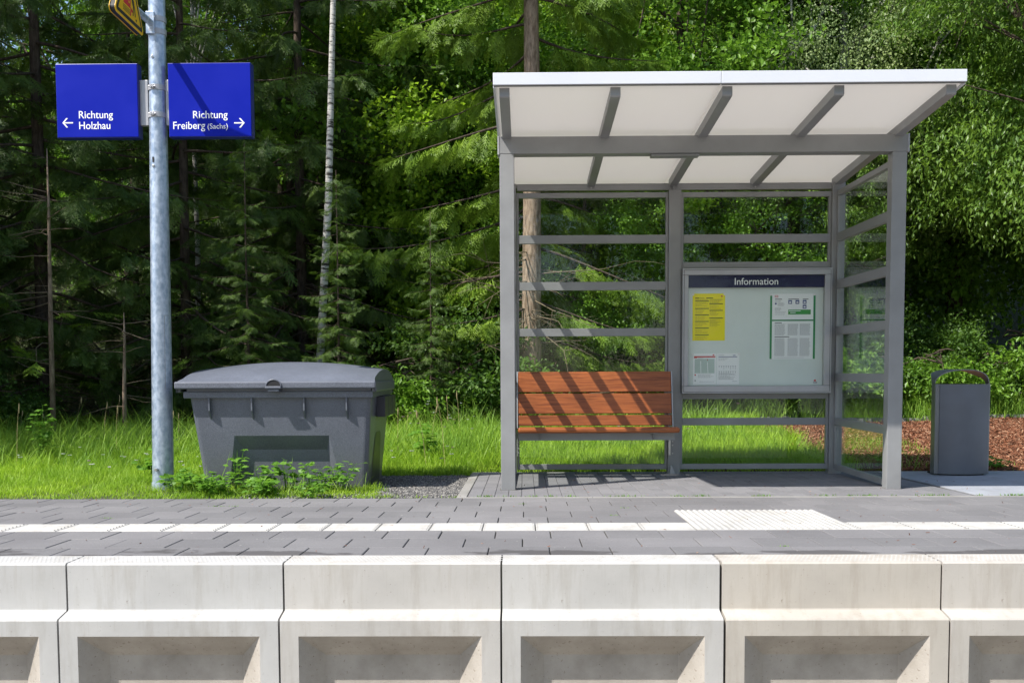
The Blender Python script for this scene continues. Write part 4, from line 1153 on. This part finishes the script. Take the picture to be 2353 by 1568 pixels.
# young thin spruce stems at the left
for x, y, r_, lab, hgt in ((-5.85, 12.35, .030, 'thin pale bare spruce stem rising left of the sign pole', 3.6), (-4.98, 12.4, .026, 'short thin bare stem just left of the sign pole foot', 1.6)):
    t = thing('young_spruce', lab, 'tree', (x, y, float(zg(x, y))))
    tr = MB(); hh = hgt
    tr.tube([(0, 0, -.1), (.01, 0, hh*.4), (.03, 0, hh*.8), (.03, 0, hh)], [r_*1.25, r_, r_*.6, .005], 8)
    dirs = []; pos = []
    for q in range(26 if hh > 2 else 14):
        zz_ = random.uniform(.15, 1)*hh; az = random.uniform(0, 6.28); l = random.uniform(.3, .8)
        d = np.array([math.cos(az), math.sin(az), random.uniform(-.3, .3)]); p0 = np.array([0, 0, zz_]); p = [tuple(p0)]
        for i in range(4): p0 = p0+d*l/4; d = d+rng.normal(0, .12, 3); p.append(tuple(p0))
        tr.tube(p, [.007, .006, .005, .004, .002], 4, 1, cap=False)
        if random.random() < .45: dirs.append(d); pos.append(p0)
    o = tr.obj('trunk', [M['bark'], M['twig']], t, smooth=True)
    if dirs: MB().inst(SPV, SPF, frames(np.array(dirs))*.9, np.array(pos)).obj('crown', M['needle2'], t)

# ------------------------------------------------------------------ grass
def blade_template(seg=3, curve=.5):
    v = []; f = []
    for i in range(seg+1):
        t_ = i/seg; w_ = .5*(1-t_**1.6); x = curve*t_**2
        v += [(x, -w_, t_*(1-.18*curve*t_)), (x, w_, t_*(1-.18*curve*t_))]
    for i in range(seg): f.append((2*i, 2*i+1, 2*i+3, 2*i+2))
    return np.array(v), np.array(f)
def infrustum(x, y, m_=.9):
    return (x > -(.531*y+m_)) & (x < (.50*y+m_))
def grass(mb, x0, x1, y0, y1, dens, h0, h1, w_, curve, mask=None, hmod=None, mi=0):
    n = int((x1-x0)*(y1-y0)*dens); x = rng.uniform(x0, x1, n); y = rng.uniform(y0, y1, n)
    # clumping
    cl = np.sin(x*5.1+np.sin(y*3.7)*2)*np.sin(y*4.6+np.sin(x*2.9)*2)
    k = infrustum(x, y) & (rng.random(n) < .75+.25*cl)
    if mask is not None: k &= mask(x, y)
    x, y, cl = x[k], y[k], cl[k]; n = len(x)
    h = rng.uniform(h0, h1, n)*(1+.22*cl)
    if hmod is not None: h *= hmod(x, y)
    h *= np.where(rng.random(n) < .12, 1.35, 1.0); a = rng.uniform(0, 2*np.pi, n); lean = rng.normal(0, .32, n)
    c, s = np.cos(a), np.sin(a)
    lx = rng.normal(0, .55, n)
    Mx = np.zeros((n, 3, 3))
    bw = w_*rng.uniform(.6, 1.3, n); cu = h*rng.uniform(.3, 1.3, n)
    Mx[:, 0, 0] = c*cu; Mx[:, 1, 0] = s*cu; Mx[:, 0, 1] = -s*bw; Mx[:, 1, 1] = c*bw
    Mx[:, 0, 2] = lx*h*.6; Mx[:, 1, 2] = lean*h; Mx[:, 2, 2] = h
    P_ = np.stack([x, y, zg(x, y)-.012], -1)
    tv_, tf_ = blade_template(3, curve); mb.inst(tv_, tf_, Mx, P_, mi)
gravel_mask = lambda x, y: ~((x > -.95-(y-7.3)*.42+.07*np.sin(y*9)+.04*np.sin(y*31)) & (x < -.42) & (y < 9.15+.05*np.sin(x*17)+.04*np.sin(x*41)) & (y > 7.28+.03*np.sin(x*23)))
noslab = lambda x, y: ~((x > -.5) & (y < 9.50+.02*np.sin(x*15)))
binmask = lambda x, y: ~((x > -2.56) & (x < -1.25) & (y > 7.98) & (y < 8.75))
def mulch_mask(x, y):      # true where bark mulch lies
    edge = 3.2 + .16*np.sin(y*2.1) + .10*np.sin(y*5.3) + .10*(y-12).clip(0, 3)
    return (x > edge) & (y > 9.5) & (y < 15.05+.06*np.sin(x*3))
mk1 = lambda x, y: gravel_mask(x, y) & noslab(x, y) & binmask(x, y) & ~mulch_mask(x, y)
mb = MB()
grass(mb, -5.2, -.42, 7.245, 9.6, 5200, .045, .115, .0055, .55, mk1, lambda x, y: np.clip(.34+(y-7.24)*.45, .3, 1.2))
grass(mb, -6.5, 3.2, 9.42, 11.0, 3300, .07, .17, .0065, .6, mk1, lambda x, y: np.clip(.5+(y-9.4)*1.2, .5, 1.1))
grass(mb, -7.5, 3.4, 11.0, 15.2, 1500, .09, .22, .009, .6, mk1)
kind(mb.obj('grass', M['grass']), 'stuff', 'bright green grass of the verge')['category'] = 'grass'
mb = MB()
grass(mb, -5.6, -2.6, 9.3, 10.6, 260, .18, .36, .007, .8, mk1)
grass(mb, -7.2, -.3, 10.2, 12.6, 680, .20, .46, .009, .8, mk1)
grass(mb, -.5, 2.6, 11.5, 15.2, 240, .22, .45, .010, .6, mk1)
grass(mb, -.5, 13, 15.0, 17.2, 900, .18, .48, .013, .55)
grass(mb, -2.7, -1.2, 7.45, 7.88, 260, .10, .24, .006, .6, gravel_mask)
grass(mb, 2.9, 4.6, 9.5, 12.5, 260, .05, .13, .008, .7)
grass(mb, 3.2, 7, 9.49, 9.8, 300, .03, .10, .007, .7, lambda x, y: np.sin(x*7)+np.sin(x*3.1) > .5)
kind(mb.obj('tall_grass', M['tallgrass']), 'stuff', 'tall meadow grass before the forest edge')['category'] = 'grass'
# sparse seed stalks and flowers
mb = MB(); n = 0
for q in range(34):
    x = random.uniform(-6, -.6) if q < 110 else random.uniform(-.4, 2.4); y = random.uniform(9.6, 12.4) if q < 110 else random.uniform(10, 14)
    h_ = random.uniform(.35, .75); z_ = float(zg(x, y)); lx = random.uniform(-.1, .1)
    mb.tube([(x, y, z_), (x+lx*.4, y, z_+h_*.6), (x+lx, y, z_+h_)], [.0022, .0018, .001], 3, 0, cap=False)
    mb.tube([(x+lx*.95, y, z_+h_*.85), (x+lx, y, z_+h_*.93), (x+lx*1.05, y, z_+h_)], [.003, .007, .001], 5, 0, cap=False)
kind(mb.obj('seed_stalks', M['straw']), 'stuff', 'thin dry seed stalks above the tall grass')
mb = MB(); Pf = []
for q in range(190):
    if q < 70: x, y, h_ = random.uniform(-5, -.5), random.uniform(8.2, 11.2), random.uniform(.10, .2)
    elif q < 120: x, y, h_ = random.uniform(-3, -.5), random.uniform(10.2, 12), random.uniform(.3, .6)
    else: x, y, h_ = random.uniform(-.2, 9), random.uniform(14.8, 17) if q > 150 else random.uniform(10.5, 14), random.uniform(.15, .4)
    if not bool(mk1(np.array(x), np.array(y))): continue
    z_ = float(zg(x, y)); r_ = random.uniform(.007, .014)
    mb.tube([(x, y, z_), (x, y, z_+h_)], .0015, 3, 1, cap=False)
    for k in range(3):
        ox, oy = random.uniform(-.012, .012), random.uniform(-.012, .012)
        mb.tube([(x+ox, y+oy, z_+h_), (x+ox, y+oy, z_+h_+.007)], [r_*.6, r_], 6, 0 if q % 9 else 2)
kind(mb.obj('wildflowers', [M['petal'], M['weed'], M['petalpink']]), 'stuff', 'small white clover and yarrow flowers in the grass')
# leafy weeds: individual plants before the container
def leaf_shape():
    p = []; n = 9
    for k in range(n+1):
        t_ = k/n; w_ = .5*math.sin(math.pi*t_**.8)*(1+.18*math.cos(k*math.pi)); p.append((t_, w_, .12*abs(w_)-.25*t_**2))
    q = [(a, -b_, c) for a, b_, c in p[1:-1]][::-1]
    mid = [(a, 0, -.25*a*a-.02) for a, b_, c in p]
    v = p+mid+[(a, -b_, c) for a, b_, c in p]; f = []
    for k in range(n): f += [(k, k+1, n+1+k+1, n+1+k), (n+1+k, n+1+k+1, 2*n+2+k+1, 2*n+2+k)]
    return np.array(v), np.array(f)
LV, LFc = leaf_shape()
def weed(x, y, h_, nl, ls, label, name='weed_plant', spread=.12, lm='weed'):
    t = thing(name, label, 'plant', (x, y, float(zg(x, y))), None)
    st = MB(); P_ = []; Dr = []; Sc = []
    for k in range(max(2, nl//7)):
        az = random.uniform(0, 6.28); hh = h_*random.uniform(.6, 1); sx, sy = math.cos(az)*spread*random.random(), math.sin(az)*spread*random.random()*.7
        pts = [(sx*.2, sy*.2, -.02), (sx*.6, sy*.6, hh*.5), (sx*1.2, sy*1.2, hh)]
        st.tube(pts, [.004, .003, .0015], 5, cap=False)
        for q in range(7):
            t_ = random.uniform(.3, 1); a = random.uniform(0, 6.28)
            b0 = np.array([sx*1.2*t_, sy*1.2*t_, hh*t_]); l = random.uniform(.02, .06)
            d = np.array([math.cos(a), math.sin(a), random.uniform(-.1, .5)]); e_ = b0+d*l
            st.tube([tuple(b0), tuple(e_)], .0012, 3, cap=False)
            for da in ((0,) if random.random() < .4 else (-.9, 0, .9)):
                c, s = math.cos(da), math.sin(da); P_.append(e_); Dr.append((d[0]*c-d[1]*s, d[0]*s+d[1]*c, d[2])); Sc.append(ls*random.uniform(.7, 1.2))
    st.obj('stem', M['weed'], t)
    Sc = np.array(Sc); Mx = frames(np.array(Dr), rng.normal(0, .4, len(Dr)))*(np.stack([Sc, Sc*.75, Sc], -1)[:, None, :])
    MB().inst(LV, LFc, Mx, np.array(P_)).obj('leaves', M[lm], t, smooth=True)
    return t
ws = [(-2.55, 7.77, .16, 40, .055, 'leafy weed at the foot of the container left corner'), (-2.26, 7.80, .34, 34, .05, 'tallest serrated weed growing up the arch of the grit container'),
      (-2.05, 7.74, .24, 30, .06, 'three-lobed weed left of the middle of the container arch'), (-1.86, 7.78, .27, 28, .065, 'broad-leaved weed in front of the middle of the container'),
      (-1.65, 7.67, .22, 40, .05, 'bushy weed before the right side of the container arch'), (-1.45, 7.72, .27, 26, .05, 'slim weed before the right end of the container'),
      (-2.34, 7.47, .15, 50, .05, 'low weed clump at the front of the verge below the container'), (-1.96, 7.37, .14, 50, .05, 'low bright weed clump below the container middle'),
      (-2.68, 7.64, .2, 30, .06, 'feathery weed just right of the pole foot'), (-1.56, 7.32, .13, 46, .045, 'low weed clump at the edge of the gravel'),
      (-2.76, 7.86, .12, 26, .06, 'small fern-like weed touching the pole foot'),
      (-4.95, 10.20, .62, 56, .06, 'tall upright weed with a seed spike at the left border'), (-3.35, 8.85, .3, 30, .06, 'leafy weed behind the pole foot'),
      (-1.00, 10.30, .42, 36, .07, 'leafy weed in the grass between container and shelter'), (3.45, 9.62, .12, 30, .05, 'small green weed at the paving edge by the right post'), (4.55, 9.62, .10, 30, .05, 'small green weed right of the litter bin'),
      (-2.42, 7.62, .13, 60, .045, 'dense low weed before the left leg of the container arch'), (-1.98, 7.55, .12, 60, .045, 'dense low weed mat before the container middle'), (-1.45, 7.72, .17, 44, .045, 'bright weed at the right front corner of the container')]
for x, y, h_, nl, ls, lab in ws: weed(x, y, h_, nl, ls, lab, spread=.16)
# tiny tufts in joints: stuff
mb = MB()
for q in range(34):
    x = random.uniform(-.4, 4.6); yc = 7.30+random.uniform(-.004, .008)
    n = random.randint(5, 22); xx = x+rng.normal(0, .03, n); yy = yc+rng.normal(0, .004, n)
    Mx = np.zeros((n, 3, 3)); a = rng.uniform(0, 6.28, n); h_ = rng.uniform(.006, .024, n)
    Mx[:, 0, 0] = np.cos(a)*.02; Mx[:, 1, 0] = np.sin(a)*.02; Mx[:, 0, 1] = -np.sin(a)*.006; Mx[:, 1, 1] = np.cos(a)*.006; Mx[:, 2, 2] = h_
    bv, bf2 = blade_template(2, .5); mb.inst(bv, bf2, Mx, np.stack([xx, yy, plat(yy)], -1))
for x, y in ((-2.05, 6.75), (-1.98, 6.75), (-2.1, 6.75), (.56, 6.2), (-2.6, 6.14), (1.3, 4.965), (.66, 6.6), (-.02, 6.85)):
    n = 16; xx = x+rng.normal(0, .02, n); yy = y+rng.normal(0, .004, n)
    Mx = np.zeros((n, 3, 3)); a = rng.uniform(0, 6.28, n); h_ = rng.uniform(.005, .016, n)
    Mx[:, 0, 0] = np.cos(a)*.02; Mx[:, 1, 0] = np.sin(a)*.02; Mx[:, 0, 1] = -np.sin(a)*.006; Mx[:, 1, 1] = np.cos(a)*.006; Mx[:, 2, 2] = h_
    bv, bf2 = blade_template(2, .5); mb.inst(bv, bf2, Mx, np.stack([xx, yy, plat(yy)-.004], -1))
kind(mb.obj('joint_weeds', M['weed']), 'stuff', 'tiny weeds in the paving joints')

# ------------------------------------------------------------------ gravel and bark mulch
kind(sheet('gravel_bed', -2.0, -.5, 7.25, 9.22, 12, 12, -.006, M['gravelbase']))
RV = np.array([(1, 0, 0), (-1, 0, 0), (0, 1, 0), (0, -1, 0), (0, 0, .8), (0, 0, -.8)]); RF = np.array([[0, 2, 4], [2, 1, 4], [1, 3, 4], [3, 0, 4]])
n = 22000; x = rng.uniform(-2.1, -.5, n); y = rng.uniform(7.25, 9.15, n); k = ~gravel_mask(x, y) | (rng.random(n) < .25)
x, y = x[k], y[k]; n = len(x); s = rng.uniform(.004, .011, n)
Mx = frames(rng.normal(0, 1, (n, 3)))*s[:, None, None]*rng.uniform(.6, 1.2, (n, 1, 3))
RF8 = np.vstack([RF, RF[:, ::-1]+0]); RF8[4:][RF8[4:] == 4] = 5
kind(MB().inst(RV, RF8, Mx, np.stack([x, y, zg(x, y)-.002], -1)).obj('gravel', M['pebbles']), 'stuff', 'grey gravel beside the container')
kind(sheet('mulch_ground', 1.2, 14, 9.49, 15.1, 40, 30, -.010, M['mulchbase']))
n = 110000; x = rng.uniform(1.2, 9.5, n); y = rng.uniform(9.5, 15.1, n); k = infrustum(x, y, .7) & (mulch_mask(x, y) | ((rng.random(n) < .10) & mulch_mask(x+.6, y)))
x, y = x[k], y[k]; n = len(x)
CV = np.array([(-1, -.5, 0), (1, -.4, 0), (.9, .5, 0), (-1, .4, 0), (-.8, 0, .35), (.8, 0, .35)]); CF = np.array([[0, 1, 5, 4], [4, 5, 2, 3]])
d = rng.normal(0, 1, (n, 3)); d[:, 2] *= .35; L_ = rng.uniform(.012, .035, n); w_ = rng.uniform(.006, .013, n)
Mx = frames(d, rng.normal(0, .5, n))*np.stack([L_, w_, w_], -1)[:, None, :]
kind(MB().inst(CV, CF, Mx, np.stack([x, y, zg(x, y)+rng.uniform(-.004, .022, n)], -1)).obj('bark_mulch', M['chips']), 'stuff', 'red-brown bark mulch')
mb = MB(); 
for k in range(9): mb.box(3+k, 3.995+k, 15.08, 15.16, float(zg(3.5+k, 15.1))-.05, float(zg(3.5+k, 15.1))+.055)
kind(mb.obj('mulch_kerb', M['kerb']))
# dry litter, leaves and crumbs on the paving
mb = MB(); n = 260
x = rng.uniform(-3.6, 3.6, n); y = rng.uniform(4.75, 9.2, n); s = rng.uniform(.004, .012, n)
Mx = frames(rng.normal(0, 1, (n, 3))*np.array([1, 1, .2]), rng.normal(0, .3, n))*np.stack([s, s*.5, s*.6], -1)[:, None, :]
mb.inst(CV, CF, Mx, np.stack([x, y, plat(y)+.004], -1))
kind(mb.obj('litter_crumbs', M['chips']), 'stuff', 'crumbs and bits of bark on the paving')
